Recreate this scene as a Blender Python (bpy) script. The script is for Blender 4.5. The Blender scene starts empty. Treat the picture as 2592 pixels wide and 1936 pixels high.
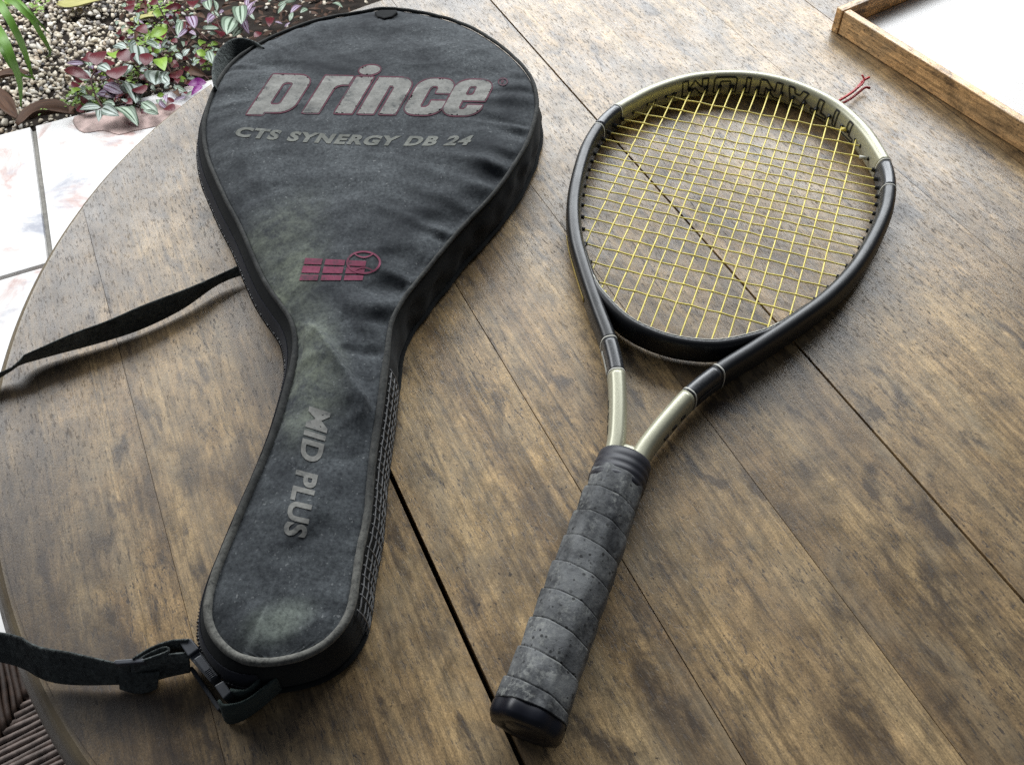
import bpy, bmesh, math, random
import numpy as np
from mathutils import Vector, Matrix, noise
from mathutils.bvhtree import BVHTree
from mathutils.geometry import delaunay_2d_cdt

random.seed(7)
rng = np.random.default_rng(7)
sc = bpy.context.scene
col = sc.collection
R = math.radians

# ------------------------------------------------------------------ camera
CAM_H = 0.54                       # metres above the table top (table top is z = 0)
PITCH, ROLL = R(52.67), R(-3.93)
FPX, CX, CY = 2229.2, 1296.0, 968.0   # focal length and centre in photograph pixels
_cp, _sp = math.cos(PITCH), math.sin(PITCH)
FWD = np.array([0, _cp, -_sp])
_r0, _u0 = np.array([1., 0, 0]), np.array([0, _sp, _cp])
RIGHT = _r0 * math.cos(ROLL) + _u0 * math.sin(ROLL)
UP = -_r0 * math.sin(ROLL) + _u0 * math.cos(ROLL)
cam = bpy.data.cameras.new('camera')
cam.sensor_width = 36.0
cam.sensor_fit = 'HORIZONTAL'
cam.lens = FPX / 2592 * 36.0
cam.clip_start = 0.01
cam.clip_end = 100
camo = bpy.data.objects.new('camera', cam)
col.objects.link(camo)
M = Matrix.Identity(4)
for i in range(3):
    M[i][0], M[i][1], M[i][2] = RIGHT[i], UP[i], -FWD[i]
M[2][3] = CAM_H
camo.matrix_world = M
sc.camera = camo

# ------------------------------------------------------------------ light
world = bpy.data.worlds.new('World')
sc.world = world
world.use_nodes = True
bg = world.node_tree.nodes['Background']
bg.inputs[0].default_value = (0.78, 0.86, 1.0, 1)
bg.inputs[1].default_value = 0.085


def area_light(name, loc, target, sx, sy, power, color):
    l = bpy.data.lights.new(name, 'AREA')
    l.shape = 'RECTANGLE'
    l.size, l.size_y = sx, sy
    l.energy = power
    l.color = color
    o = bpy.data.objects.new(name, l)
    col.objects.link(o)
    o.location = loc
    d = Vector(target) - Vector(loc)
    o.rotation_euler = d.to_track_quat('-Z', 'Y').to_euler()
    return o


# open side of the veranda behind the table, and the open sky over the garden
area_light('veranda_opening_light', (0.55, 2.35, 1.15), (0.15, 0.70, 0.0), 2.3, 1.0, 82, (0.93, 0.97, 1.0))
area_light('garden_sky_light', (-1.90, 2.60, 1.45), (-1.35, 1.95, -0.75), 2.0, 1.7, 92, (0.97, 0.99, 1.0))

sc.view_settings.view_transform = 'Standard'
sc.view_settings.look = 'None'
sc.view_settings.exposure = 0.0
sc.view_settings.gamma = 1.0
sc.cycles.use_denoising = False
sc.cycles.max_bounces = 5


# ------------------------------------------------------------------ helpers
def ray(x, y):
    return (x - CX) / FPX * RIGHT - (y - CY) / FPX * UP + FWD


def at(x, y, z=0.0):
    """point at height z seen at photograph pixel (x, y)"""
    v = ray(x, y)
    t = (CAM_H - z) / -v[2]
    return np.array([v[0] * t, v[1] * t, z])


def ats(pts, z):
    if np.isscalar(z):
        z = [z] * len(pts)
    return np.array([at(p[0], p[1], zz) for p, zz in zip(pts, z)])


FRAME = {}          # thing -> (origin, rotation about z)


def tag(o, label=None, cat=None, group=None, kind=None):
    if label: o['label'] = label
    if cat: o['category'] = cat
    if group: o['group'] = group
    if kind: o['kind'] = kind
    return o


def thing(name, loc, rz=0.0, label=None, cat=None, group=None, kind=None):
    o = bpy.data.objects.new(name, None)
    o.empty_display_size = 0.05
    o.location = loc
    o.rotation_euler = (0, 0, rz)
    col.objects.link(o)
    FRAME[o] = (np.array(loc, float), rz)
    return tag(o, label, cat, group, kind)


def to_local(parent, v):
    v = np.asarray(v, float).reshape(-1, 3)
    if parent is None or parent not in FRAME:
        return v
    o, a = FRAME[parent]
    w = v - o
    c, s = math.cos(a), math.sin(a)
    return np.c_[w[:, 0] * c + w[:, 1] * s, -w[:, 0] * s + w[:, 1] * c, w[:, 2]]


def new_mesh(name, verts, faces, mat=None, smooth=True, uv=None):
    me = bpy.data.meshes.new(name)
    me.from_pydata([tuple(map(float, p)) for p in verts], [], [tuple(map(int, f)) for f in faces])
    if mat is not None:
        me.materials.append(mat)
    if uv is not None:
        l = me.uv_layers.new(name='UVMap')
        vi = np.empty(len(me.loops), dtype=np.int32)
        me.loops.foreach_get('vertex_index', vi)
        l.data.foreach_set('uv', np.asarray(uv, np.float32)[vi].ravel())
    me.update()
    if smooth:
        me.polygons.foreach_set('use_smooth', [True] * len(me.polygons))
    return me


def obj(name, verts, faces, mat, parent=None, smooth=True, local=False, uv=None, root=None):
    """mesh object; verts in world space unless local; all levels of a thing share its frame"""
    rt = root or parent
    v = np.asarray(verts, float) if local else to_local(rt, verts)
    me = new_mesh(name, v, faces, mat, smooth, uv)
    o = bpy.data.objects.new(name, me)
    col.objects.link(o)
    if parent is not None:
        o.parent = parent
    return o


def link_mesh(name, me, parent=None, loc=(0, 0, 0), rot=None, scale=(1, 1, 1)):
    o = bpy.data.objects.new(name, me)
    col.objects.link(o)
    if parent is not None:
        o.parent = parent
    if rot is not None:
        o.rotation_mode = 'QUATERNION'
        o.rotation_quaternion = rot
    o.location = loc
    o.scale = scale
    return o


class MB:
    def __init__(self):
        self.v, self.f, self.n = [], [], 0

    def add(self, v, f):
        v = np.asarray(v, float).reshape(-1, 3)
        self.v.append(v)
        self.f += [tuple(i + self.n for i in q) for q in f]
        self.n += len(v)
        return self

    def build(self, name, mat, parent=None, smooth=True, root=None, local=False):
        return obj(name, np.vstack(self.v), self.f, mat, parent, smooth, local, root=root)


def catmull(pts, n, closed=False):
    """resample a smooth curve through pts at n points, even in arc length"""
    P = np.asarray(pts, float)
    m = len(P)
    out = []
    k = 14
    rngs = range(m if closed else m - 1)
    for i in rngs:
        if closed:
            p0, p1, p2, p3 = P[(i - 1) % m], P[i], P[(i + 1) % m], P[(i + 2) % m]
        else:
            p1, p2 = P[i], P[i + 1]
            p0 = P[i - 1] if i > 0 else 2 * p1 - p2
            p3 = P[i + 2] if i + 2 < m else 2 * p2 - p1
        for j in range(k):
            t = j / k
            out.append(0.5 * (2 * p1 + (p2 - p0) * t + (2 * p0 - 5 * p1 + 4 * p2 - p3) * t * t + (3 * p1 - p0 - 3 * p2 + p3) * t ** 3))
    out.append(P[0] if closed else P[-1])
    out = np.array(out)
    d = np.r_[0, np.cumsum(np.linalg.norm(np.diff(out, axis=0), axis=1))]
    s = np.linspace(0, d[-1], n + 1 if closed else n)
    r = np.c_[tuple(np.interp(s, d, out[:, c]) for c in range(P.shape[1]))]
    return r[:-1] if closed else r


def smooth_loop(a, it, closed=True):
    for _ in range(it):
        if closed:
            a = 0.25 * np.roll(a, 1, 0) + 0.5 * a + 0.25 * np.roll(a, -1, 0)
        else:
            b = a.copy()
            b[1:-1] = 0.25 * a[:-2] + 0.5 * a[1:-1] + 0.25 * a[2:]
            a = b
    return a


def tube(path, rad, seg=8, closed=False, cap=True):
    P = np.asarray(path, float)
    n = len(P)
    rad = np.full(n, rad) if np.isscalar(rad) else np.asarray(rad)
    if closed:
        T = np.roll(P, -1, 0) - np.roll(P, 1, 0)
    else:
        T = np.gradient(P, axis=0)
    T /= np.linalg.norm(T, axis=1)[:, None] + 1e-12
    a = np.array([0, 0, 1.0])
    if abs(T[0] @ a) > 0.9:
        a = np.array([1.0, 0, 0])
    N = a - T[0] * (a @ T[0])
    N /= np.linalg.norm(N)
    v = []
    ang = np.linspace(0, 2 * np.pi, seg, endpoint=False)
    for i in range(n):
        N = N - T[i] * (N @ T[i])
        N /= np.linalg.norm(N) + 1e-12
        B = np.cross(T[i], N)
        v.append(P[i] + rad[i] * (np.cos(ang)[:, None] * N + np.sin(ang)[:, None] * B))
    v = np.vstack(v)
    f = []
    for i in range(n if closed else n - 1):
        j = (i + 1) % n
        for k in range(seg):
            l = (k + 1) % seg
            f.append((i * seg + k, i * seg + l, j * seg + l, j * seg + k))
    if cap and not closed:
        f.append(tuple(range(seg))[::-1])
        f.append(tuple((n - 1) * seg + k for k in range(seg)))
    return v, f


def ribbon(A, B, th):
    """solid strip between edge polylines A and B"""
    A, B = np.asarray(A, float), np.asarray(B, float)
    n = len(A)
    T = np.gradient((A + B) / 2, axis=0)
    N = np.cross(T, B - A)
    N /= np.linalg.norm(N, axis=1)[:, None] + 1e-12
    rows = []
    fr = [0, 0.08, 0.5, 0.92, 1]
    for s in (1, -1):
        for q in (fr if s > 0 else fr[::-1]):
            bulge = 0.55 if q in (0, 1) else 1.0
            rows.append(A + (B - A) * q + N * th / 2 * s * bulge)
    m = len(rows)
    v = np.stack(rows, 1).reshape(-1, 3)
    f = []
    for i in range(n - 1):
        for k in range(m):
            l = (k + 1) % m
            f.append((i * m + k, i * m + l, (i + 1) * m + l, (i + 1) * m + k))
    f.append(tuple(range(m))[::-1])
    f.append(tuple((n - 1) * m + k for k in range(m)))
    return v, f


def bevel_box(sx, sy, sz, b=0.001):
    """box centred on the origin with chamfered edges (24 verts)"""
    v, f = [], []
    hx, hy, hz = sx / 2, sy / 2, sz / 2
    bm = bmesh.new()
    bmesh.ops.create_cube(bm, size=1.0)
    bmesh.ops.scale(bm, vec=(sx, sy, sz), verts=bm.verts)
    bmesh.ops.bevel(bm, geom=list(bm.edges), offset=b, segments=2, affect='EDGES', profile=0.5)
    bm.verts.ensure_lookup_table()
    v = np.array([p.co[:] for p in bm.verts])
    f = [tuple(q.index for q in fc.verts) for fc in bm.faces]
    bm.free()
    return v, f


def rotz(v, a):
    c, s = math.cos(a), math.sin(a)
    return np.c_[v[:, 0] * c - v[:, 1] * s, v[:, 0] * s + v[:, 1] * c, v[:, 2]]


# ------------------------------------------------------------------ materials
class NT:
    def __init__(self, name):
        self.m = bpy.data.materials.new(name)
        self.m.use_nodes = True
        self.t = self.m.node_tree
        self.b = self.t.nodes['Principled BSDF']
        self.tc = None

    def n(self, typ, **kw):
        x = self.t.nodes.new(typ)
        for k, v in kw.items():
            setattr(x, k, v)
        return x

    def l(self, a, b):
        self.t.links.new(a, b)

    def coord(self, which='Object'):
        if self.tc is None:
            self.tc = self.n('ShaderNodeTexCoord')
        return self.tc.outputs[which]

    def mapping(self, src, scale=(1, 1, 1), loc=(0, 0, 0), rot=(0, 0, 0)):
        m = self.n('ShaderNodeMapping')
        m.inputs['Scale'].default_value = scale
        m.inputs['Location'].default_value = loc
        m.inputs['Rotation'].default_value = rot
        self.l(src, m.inputs['Vector'])
        return m.outputs[0]

    def noise(self, src, scale=5, detail=4, rough=0.55, dist=0.0):
        x = self.n('ShaderNodeTexNoise')
        x.inputs['Scale'].default_value = scale
        x.inputs['Detail'].default_value = detail
        x.inputs['Roughness'].default_value = rough
        x.inputs['Distortion'].default_value = dist
        if src is not None:
            self.l(src, x.inputs['Vector'])
        return x.outputs['Fac']

    def ramp(self, fac, stops, interp='LINEAR'):
        r = self.n('ShaderNodeValToRGB')
        r.color_ramp.interpolation = interp
        e = r.color_ramp.elements
        while len(e) < len(stops):
            e.new(0.5)
        for el, (p, c) in zip(e, stops):
            el.position = p
            el.color = (c, c, c, 1) if np.isscalar(c) else (c[0], c[1], c[2], 1)
        self.l(fac, r.inputs[0])
        return r.outputs[0]

    def mix(self, fac, a, b, mode='MIX'):
        x = self.n('ShaderNodeMix', data_type='RGBA', blend_type=mode)
        for s, val in ((0, fac), (6, a), (7, b)):
            if isinstance(val, bpy.types.NodeSocket):
                self.l(val, x.inputs[s])
            elif s == 0:
                x.inputs[0].default_value = val
            else:
                x.inputs[s].default_value = (val[0], val[1], val[2], 1)
        return x.outputs[2]

    def math(self, op, a, b=0.0, c=0.0, clamp=False):
        x = self.n('ShaderNodeMath', operation=op, use_clamp=clamp)
        for i, val in enumerate((a, b, c)):
            if isinstance(val, bpy.types.NodeSocket):
                self.l(val, x.inputs[i])
            else:
                x.inputs[i].default_value = val
        return x.outputs[0]

    def blob(self, center, radii, rot=0.0, soft=0.5):
        """1 inside an ellipse in object space, fading outward"""
        m = self.n('ShaderNodeMapping', vector_type='TEXTURE')
        m.inputs['Location'].default_value = center
        m.inputs['Rotation'].default_value = (0, 0, rot)
        m.inputs['Scale'].default_value = radii
        self.l(self.coord(), m.inputs['Vector'])
        d = self.n('ShaderNodeVectorMath', operation='LENGTH')
        self.l(m.outputs[0], d.inputs[0])
        r = self.n('ShaderNodeMapRange', interpolation_type='SMOOTHSTEP')
        r.inputs['From Min'].default_value = 1.0
        r.inputs['From Max'].default_value = soft
        self.l(d.outputs['Value'], r.inputs['Value'])
        return r.outputs[0]

    def set(self, **kw):
        for k, v in kw.items():
            s = self.b.inputs[k.replace('_', ' ')]
            if isinstance(v, bpy.types.NodeSocket):
                self.l(v, s)
            else:
                s.default_value = (v[0], v[1], v[2], 1) if (not np.isscalar(v) and len(v) == 3) else v
        return self

    def bump(self, h, strength=0.3, dist=0.001):
        b = self.n('ShaderNodeBump')
        b.inputs['Strength'].default_value = strength
        b.inputs['Distance'].default_value = dist
        self.l(h, b.inputs['Height'])
        self.l(b.outputs[0], self.b.inputs['Normal'])


def simple(name, c, rough=0.5, metal=0.0, var=0.25, nscale=60, bump=0.0, coat=0.0, spec=0.5):
    k = NT(name)
    nz = k.noise(k.coord(), nscale, 5, 0.6)
    f = k.ramp(nz, [(0.3, 1 - var), (0.7, 1 + var)])
    k.set(Base_Color=k.mix(1.0, c, f, 'MULTIPLY'), Metallic=metal)
    k.set(Roughness=k.math('MULTIPLY_ADD', nz, 0.2, rough - 0.1))
    k.b.inputs['Specular IOR Level'].default_value = spec
    if coat:
        k.b.inputs['Coat Weight'].default_value = coat
        k.b.inputs['Coat Roughness'].default_value = 0.25
    if bump:
        k.bump(nz, bump, 0.0005)
    return k.m


def wood_material(name, light, mid, dark, rough=0.40, stain=0.75, edge=None, grey=0.5):
    k = NT(name)
    info = k.n('ShaderNodeObjectInfo')
    off = k.math('MULTIPLY', info.outputs['Random'], 37.0)
    comb = k.n('ShaderNodeCombineXYZ')
    k.l(off, comb.inputs[0]); k.l(off, comb.inputs[1])
    addv = k.n('ShaderNodeVectorMath', operation='ADD')
    k.l(k.coord(), addv.inputs[0]); k.l(comb.outputs[0], addv.inputs[1])
    v = addv.outputs[0]
    g1 = k.noise(k.mapping(v, (30, 1.8, 30)), 1.0, 4, 0.62, 0.6)      # broad grain
    g2 = k.noise(k.mapping(v, (180, 26, 180)), 1.0, 5, 0.75, 0.6)       # streaks along the board
    g3 = k.noise(k.mapping(v, (640, 150, 640)), 1.0, 4, 0.65, 0.3)       # pores and flecks
    g4 = k.noise(k.mapping(v, (1500, 700, 1500)), 1.0, 2, 0.5)         # fine tooth
    base = k.ramp(g1, [(0.25, dark), (0.5, mid), (0.75, light)])
    tone = k.math('MULTIPLY_ADD', info.outputs['Random'], 0.28, 0.86)
    base = k.mix(1.0, base, tone, 'MULTIPLY')
    f2 = k.ramp(g2, [(0.27, 0.40), (0.5, 1.0), (0.72, 1.38)])
    c = k.mix(1.0, base, f2, 'MULTIPLY')
    g6 = k.noise(k.mapping(v, (330, 2.4, 330)), 1.0, 3, 0.6, 0.8)        # long fine grain lines
    c = k.mix(1.0, c, k.ramp(g6, [(0.34, 0.62), (0.5, 1.0), (0.68, 1.18)]), 'MULTIPLY')
    c = k.mix(1.0, c, k.ramp(g4, [(0.3, 0.72), (0.7, 1.28)]), 'MULTIPLY')
    g5 = k.noise(k.mapping(v, (72, 52, 72)), 1.0, 6, 0.76, 0.4)         # mottled wear
    c = k.mix(1.0, c, k.ramp(g5, [(0.30, 0.45), (0.5, 1.0), (0.70, 1.45)]), 'MULTIPLY')
    wp = k.ramp(k.noise(k.mapping(v, (16, 8, 16)), 1.0, 6, 0.7, 0.6), [(0.50, 0.0), (0.66, 0.5)])
    c = k.mix(wp, c, k.mix(1.0, (0.42, 0.335, 0.215), k.ramp(g2, [(0.3, 0.55), (0.7, 1.25)]), 'MULTIPLY'))
    pores = k.ramp(g3, [(0.565, 0.0), (0.63, 1.0)])
    pm = k.ramp(k.noise(v, 11, 4, 0.6), [(0.36, 0.12), (0.62, 1.0)])
    c = k.mix(k.math('MULTIPLY', pores, k.math('MULTIPLY', pm, 0.88)), c, (0.024, 0.015, 0.010))
    spk = k.math('MULTIPLY', k.ramp(k.noise(k.mapping(v, (300, 210, 300)), 1.0, 3, 0.6), [(0.655, 0.0), (0.685, 1.0)]), k.ramp(k.noise(v, 17, 3), [(0.42, 0.25), (0.6, 1.0)]))
    c = k.mix(k.math('MULTIPLY', spk, 0.9), c, (0.018, 0.013, 0.010))       # mould specks
    # grey weathering in large clouds
    gw = k.ramp(k.noise(k.mapping(v, (7, 3, 7)), 1.0, 6, 0.65, 0.4), [(0.40, 0.0), (0.68, grey)])
    c = k.mix(gw, c, (0.125, 0.100, 0.078))
    # dark stains: clouds and small blotches
    s1 = k.ramp(k.noise(k.mapping(v, (15, 5.5, 15)), 1.0, 6, 0.68, 0.5), [(0.50, 0.0), (0.64, stain)])
    s2 = k.ramp(k.noise(k.mapping(v, (55, 20, 55)), 1.0, 6, 0.6, 0.3), [(0.57, 0.0), (0.66, 0.9)])
    st = k.math('MAXIMUM', s1, s2)
    if edge is not None:
        rag = k.ramp(k.noise(k.mapping(v, (60, 26, 60)), 1.0, 5, 0.7, 0.6), [(0.36, 0.0), (0.58, 1.0)])
        for px, rad in STAINS:
            q = at(px[0], px[1], 0.0)[:2] - TABLE_C
            c_, s_ = math.cos(R(-22.16)), math.sin(R(-22.16))
            bl = k.blob((q[0] * c_ - q[1] * s_, q[0] * s_ + q[1] * c_, -FLOOR_Z), (rad[0], rad[1], 10.0), 0.0, 0.25)
            st = k.math('MAXIMUM', st, k.math('MULTIPLY', k.math('MULTIPLY', bl, rag), 0.95))
    c = k.mix(k.math('MULTIPLY', st, 0.80), c, (0.034, 0.025, 0.022))
    if edge is not None:                                             # dirt band worn in along the round edge
        sep = k.n('ShaderNodeVectorMath', operation='LENGTH')
        k.l(k.mapping(k.coord(), (1, 1, 0)), sep.inputs[0])
        wob = k.math('MULTIPLY_ADD', k.noise(v, 14, 5, 0.65), 0.10, sep.outputs['Value'])
        eb = k.n('ShaderNodeMapRange', interpolation_type='SMOOTHSTEP')
        k.l(wob, eb.inputs['Value'])
        eb.inputs['From Min'].default_value = edge - 0.045
        eb.inputs['From Max'].default_value = edge + 0.030
        eb.inputs['To Max'].default_value = 0.62
        c = k.mix(eb.outputs[0], c, (0.062, 0.053, 0.050))
        # bare wood where the arris is rubbed through, grimy moulding below it
        def step(e0, e1):
            r_ = k.n('ShaderNodeMapRange', interpolation_type='SMOOTHSTEP')
            k.l(sep.outputs['Value'], r_.inputs['Value'])
            r_.inputs['From Min'].default_value = e0
            r_.inputs['From Max'].default_value = e1
            return r_.outputs[0]
        rub2 = k.math('MULTIPLY', step(edge - 0.003, edge + 0.001), k.ramp(k.noise(v, 22, 4), [(0.35, 0.15), (0.62, 0.85)]))
        c = k.mix(rub2, c, (0.26, 0.205, 0.125))
        c = k.mix(k.math('MULTIPLY', step(edge + 0.004, edge + 0.008), 0.9), c, k.mix(k.noise(v, 30, 5), (0.10, 0.085, 0.075), (0.22, 0.19, 0.155)))
    k.set(Base_Color=c)
    rr = k.math('ADD', k.math('MULTIPLY', k.noise(v, 30, 5, 0.7), 0.34), rough - 0.17)
    k.set(Roughness=k.math('ADD', rr, k.math('MULTIPLY', pores, 0.2)))
    k.b.inputs['Specular IOR Level'].default_value = 0.65
    h = k.math('ADD', k.math('MULTIPLY', g2, 0.6), k.math('MULTIPLY', pores, -0.25))
    h = k.math('ADD', h, k.math('MULTIPLY', g1, 1.2))
    h = k.math('ADD', h, k.math('MULTIPLY', g4, 0.5))
    k.bump(h, 0.30, 0.0007)
    return k.m


MAT = {}
FLOOR_Z = -0.74
STAINS = [((1640, 1690), (0.026, 0.085)), ((1760, 1830), (0.010, 0.020)), ((2310, 1300), (0.012, 0.016)), ((2380, 1510), (0.030, 0.060)),
          ((2050, 1185), (0.014, 0.018)), ((2140, 1570), (0.012, 0.028)), ((1790, 1360), (0.004, 0.018)), ((270, 1400), (0.030, 0.035)), ((230, 1800), (0.035, 0.045)),
          ((520, 950), (0.004, 0.018)), ((1665, 640), (0.026, 0.026)), ((1080, 1560), (0.014, 0.045)), ((800, 1830), (0.040, 0.030)), ((150, 560), (0.020, 0.05)), ((2240, 250), (0.022, 0.05))]
TABLE_C = np.array([0.119, 0.513])
TABLE_R = 0.528
MAT['plank'] = wood_material('worn_varnished_wood', (0.50, 0.348, 0.168), (0.362, 0.240, 0.112), (0.196, 0.122, 0.058), rough=0.40, edge=TABLE_R)
MAT['under'] = simple('near_black_gap_backing', (0.012, 0.009, 0.007), 0.8)  # near black: shade of the plank and cord gaps put into the colour
MAT['pedestal'] = wood_material('pedestal_wood', (0.2, 0.13, 0.07), (0.14, 0.09, 0.05), (0.07, 0.045, 0.03))
MAT['tray'] = wood_material('orange_tray_wood', (0.95, 0.62, 0.30), (0.86, 0.53, 0.24), (0.70, 0.41, 0.18), rough=0.45, stain=0.0, grey=0.0)
MAT['tray_base'] = wood_material('tray_floor_wood', (0.66, 0.60, 0.50), (0.58, 0.51, 0.42), (0.44, 0.37, 0.29))
MAT['tray_base'] = simple('pale_tray_floor', (0.46, 0.43, 0.40), 0.33, var=0.35, nscale=9)

# --- bag
BAG0 = np.array([-0.145, 0.52, 0.0])


def bag_fabric(name, base, dust, amount, stains, relief=0.0006, endwear=None):
    k = NT(name)
    v = k.coord()
    cl = k.noise(v, 11, 9, 0.70, 0.5)
    fi = k.noise(v, 330, 5, 0.75)
    we = k.noise(k.mapping(v, (900, 900, 900)), 1.0, 2, 0.5)
    d = k.math('MULTIPLY', k.ramp(cl, [(0.34, 0.10), (0.66, 1.0)]), amount)
    d = k.math('MULTIPLY', d, k.ramp(fi, [(0.30, 0.20), (0.70, 1.60)]))
    c = k.mix(d, base, dust)
    if stains:
        def spot(px, z, rad, rot, soft=0.15):
            p = at(px[0], px[1], z) - BAG0
            return k.blob((p[0], p[1], 0.045), (rad[0], rad[1], 1.0), rot, soft)
        tex = k.math('MULTIPLY', k.ramp(k.noise(v, 38, 9, 0.78, 0.4), [(0.36, 0.0), (0.58, 1.0)]), k.ramp(fi, [(0.3, 0.35), (0.62, 1.1)]))
        # green mould over the neck, chalky scuff on the handle end
        n1 = spot((770, 930), 0.045, (0.040, 0.095), R(8))
        n2 = spot((700, 740), 0.045, (0.035, 0.09), R(-24))
        n3 = spot((660, 640), 0.045, (0.05, 0.10), R(-28))
        mm = k.math('MAXIMUM', n1, k.math('MAXIMUM', n2, k.math('MULTIPLY', n3, 0.6)))
        c = k.mix(k.math('MULTIPLY', k.math('MULTIPLY', mm, tex), 1.0), c, (0.205, 0.225, 0.175))
        sp = k.math('MULTIPLY', spot((702, 1572), 0.045, (0.030, 0.017), R(20)), k.ramp(k.noise(v, 30, 5, 0.6), [(0.25, 0.35), (0.6, 1.0)]))
        c = k.mix(k.math('MULTIPLY', k.math('MULTIPLY', sp, k.ramp(fi, [(0.3, 0.3), (0.65, 1.0)])), 0.9), c, (0.31, 0.35, 0.30))
        # pale pin-prick dust
        pk = k.ramp(k.noise(v, 420, 2, 0.5), [(0.665, 0.0), (0.72, 0.8)])
        c = k.mix(k.math('MULTIPLY', pk, k.ramp(cl, [(0.4, 0.0), (0.6, 1.0)])), c, (0.24, 0.25, 0.25))
    if endwear is not None:               # rubbed pale round the handle end
        sp_ = k.n('ShaderNodeSeparateXYZ')
        k.l(v, sp_.inputs[0])
        mr = k.n('ShaderNodeMapRange', interpolation_type='SMOOTHSTEP')
        k.l(sp_.outputs[1], mr.inputs['Value'])
        mr.inputs['From Min'].default_value = -0.20
        mr.inputs['From Max'].default_value = -0.29
        c = k.mix(k.math('MULTIPLY', mr.outputs[0], k.ramp(fi, [(0.35, 0.25), (0.6, 0.95)])), c, endwear)
    k.set(Base_Color=c, Roughness=0.9)
    k.b.inputs['Specular IOR Level'].default_value = 0.12
    k.b.inputs['Sheen Weight'].default_value = 0.06
    k.b.inputs['Sheen Roughness'].default_value = 0.5
    h = k.math('ADD', k.math('MULTIPLY', we, 0.35), k.math('MULTIPLY', fi, 0.8))
    if relief > 0.001:
        h = k.math('ADD', h, k.math('MULTIPLY', k.noise(v, 150, 5, 0.6, 0.8), 2.5))
    k.bump(h, 0.35 if relief < 0.001 else 0.8, relief)
    return k.m


MAT['fabric'] = bag_fabric('dusty_charcoal_fabric', (0.015, 0.017, 0.021), (0.135, 0.148, 0.155), 0.66, True)
MAT['gusset'] = bag_fabric('black_gusset_fabric', (0.010, 0.011, 0.012), (0.040, 0.043, 0.042), 0.40, False)
MAT['tape'] = bag_fabric('zip_tape', (0.020, 0.021, 0.028), (0.060, 0.062, 0.075), 0.45, False)
MAT['piping'] = bag_fabric('worn_piping', (0.018, 0.019, 0.020), (0.15, 0.15, 0.138), 0.50, False, endwear=(0.19, 0.187, 0.168))
MAT['strap'] = bag_fabric('black_webbing', (0.010, 0.011, 0.012), (0.21, 0.235, 0.225), 0.78, False, 0.0024)
MAT['webbing_green'] = bag_fabric('faded_green_webbing', (0.028, 0.040, 0.038), (0.10, 0.13, 0.12), 0.6, False, 0.0014)
MAT['zip'] = simple('zip_coil', (0.020, 0.020, 0.024), 0.35)
MAT['net'] = simple('netting', (0.20, 0.20, 0.20), 0.6)
MAT['plastic'] = simple('grey_black_plastic', (0.062, 0.067, 0.078), 0.48, var=0.3)
def print_material(name, c, wear):
    k = NT(name)
    v = k.coord()
    n1 = k.noise(v, 45, 7, 0.72, 0.4)
    n2 = k.noise(v, 300, 3, 0.6)
    w = k.ramp(k.math('ADD', k.math('MULTIPLY', n1, 0.7), k.math('MULTIPLY', n2, 0.3)), [(0.56 - wear, 0.0), (0.66 - wear, 1.0)])
    col_ = k.mix(1.0, c, k.ramp(n2, [(0.3, 0.75), (0.7, 1.2)]), 'MULTIPLY')
    k.set(Base_Color=k.mix(k.math('MULTIPLY', w, 0.75), col_, (0.045, 0.050, 0.053)), Roughness=0.85)
    k.b.inputs['Specular IOR Level'].default_value = 0.25
    return k.m


MAT['print_grey'] = print_material('faded_grey_print', (0.235, 0.232, 0.215), 0.045)
MAT['print_dim'] = print_material('worn_grey_print', (0.19, 0.195, 0.175), 0.04)
MAT['print_pink'] = print_material('faded_pink_print', (0.25, 0.060, 0.105), 0.04)
MAT['print_pink_dim'] = print_material('faint_pink_print', (0.11, 0.034, 0.052), 0.06)
MAT['brass'] = simple('dull_brass', (0.32, 0.26, 0.16), 0.4, 1.0)

# --- racket
MAT['black'] = simple('black_lacquer', (0.008, 0.009, 0.011), 0.42, var=0.2, coat=0.12)
MAT['carbon'] = simple('grey_carbon', (0.022, 0.024, 0.028), 0.38, var=0.5, nscale=500, coat=0.3)
MAT['charcoal'] = simple('charcoal_lacquer', (0.030, 0.033, 0.038), 0.36, var=0.25, coat=0.3)
MAT['gold'] = simple('champagne_metallic_lacquer', (0.42, 0.41, 0.30), 0.40, 0.30, var=0.08, nscale=900, coat=0.3)
MAT['white'] = simple('cream_line', (0.55, 0.54, 0.48), 0.6)
MAT['decal'] = simple('black_decal', (0.018, 0.018, 0.018), 0.5)
MAT['yellow_decal'] = simple('yellow_decal', (0.42, 0.30, 0.06), 0.5)
MAT['string'] = simple('yellow_string', (0.86, 0.72, 0.16), 0.42, var=0.22, nscale=45)
MAT['grommet'] = simple('black_grommet', (0.008, 0.008, 0.009), 0.45)
MAT['rubber'] = simple('navy_black_rubber', (0.016, 0.017, 0.025), 0.5, var=0.2)
MAT['butt'] = simple('navy_plastic', (0.004, 0.005, 0.011), 0.40, var=0.2)
MAT['red'] = simple('red_cord', (0.42, 0.012, 0.018), 0.45)


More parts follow.
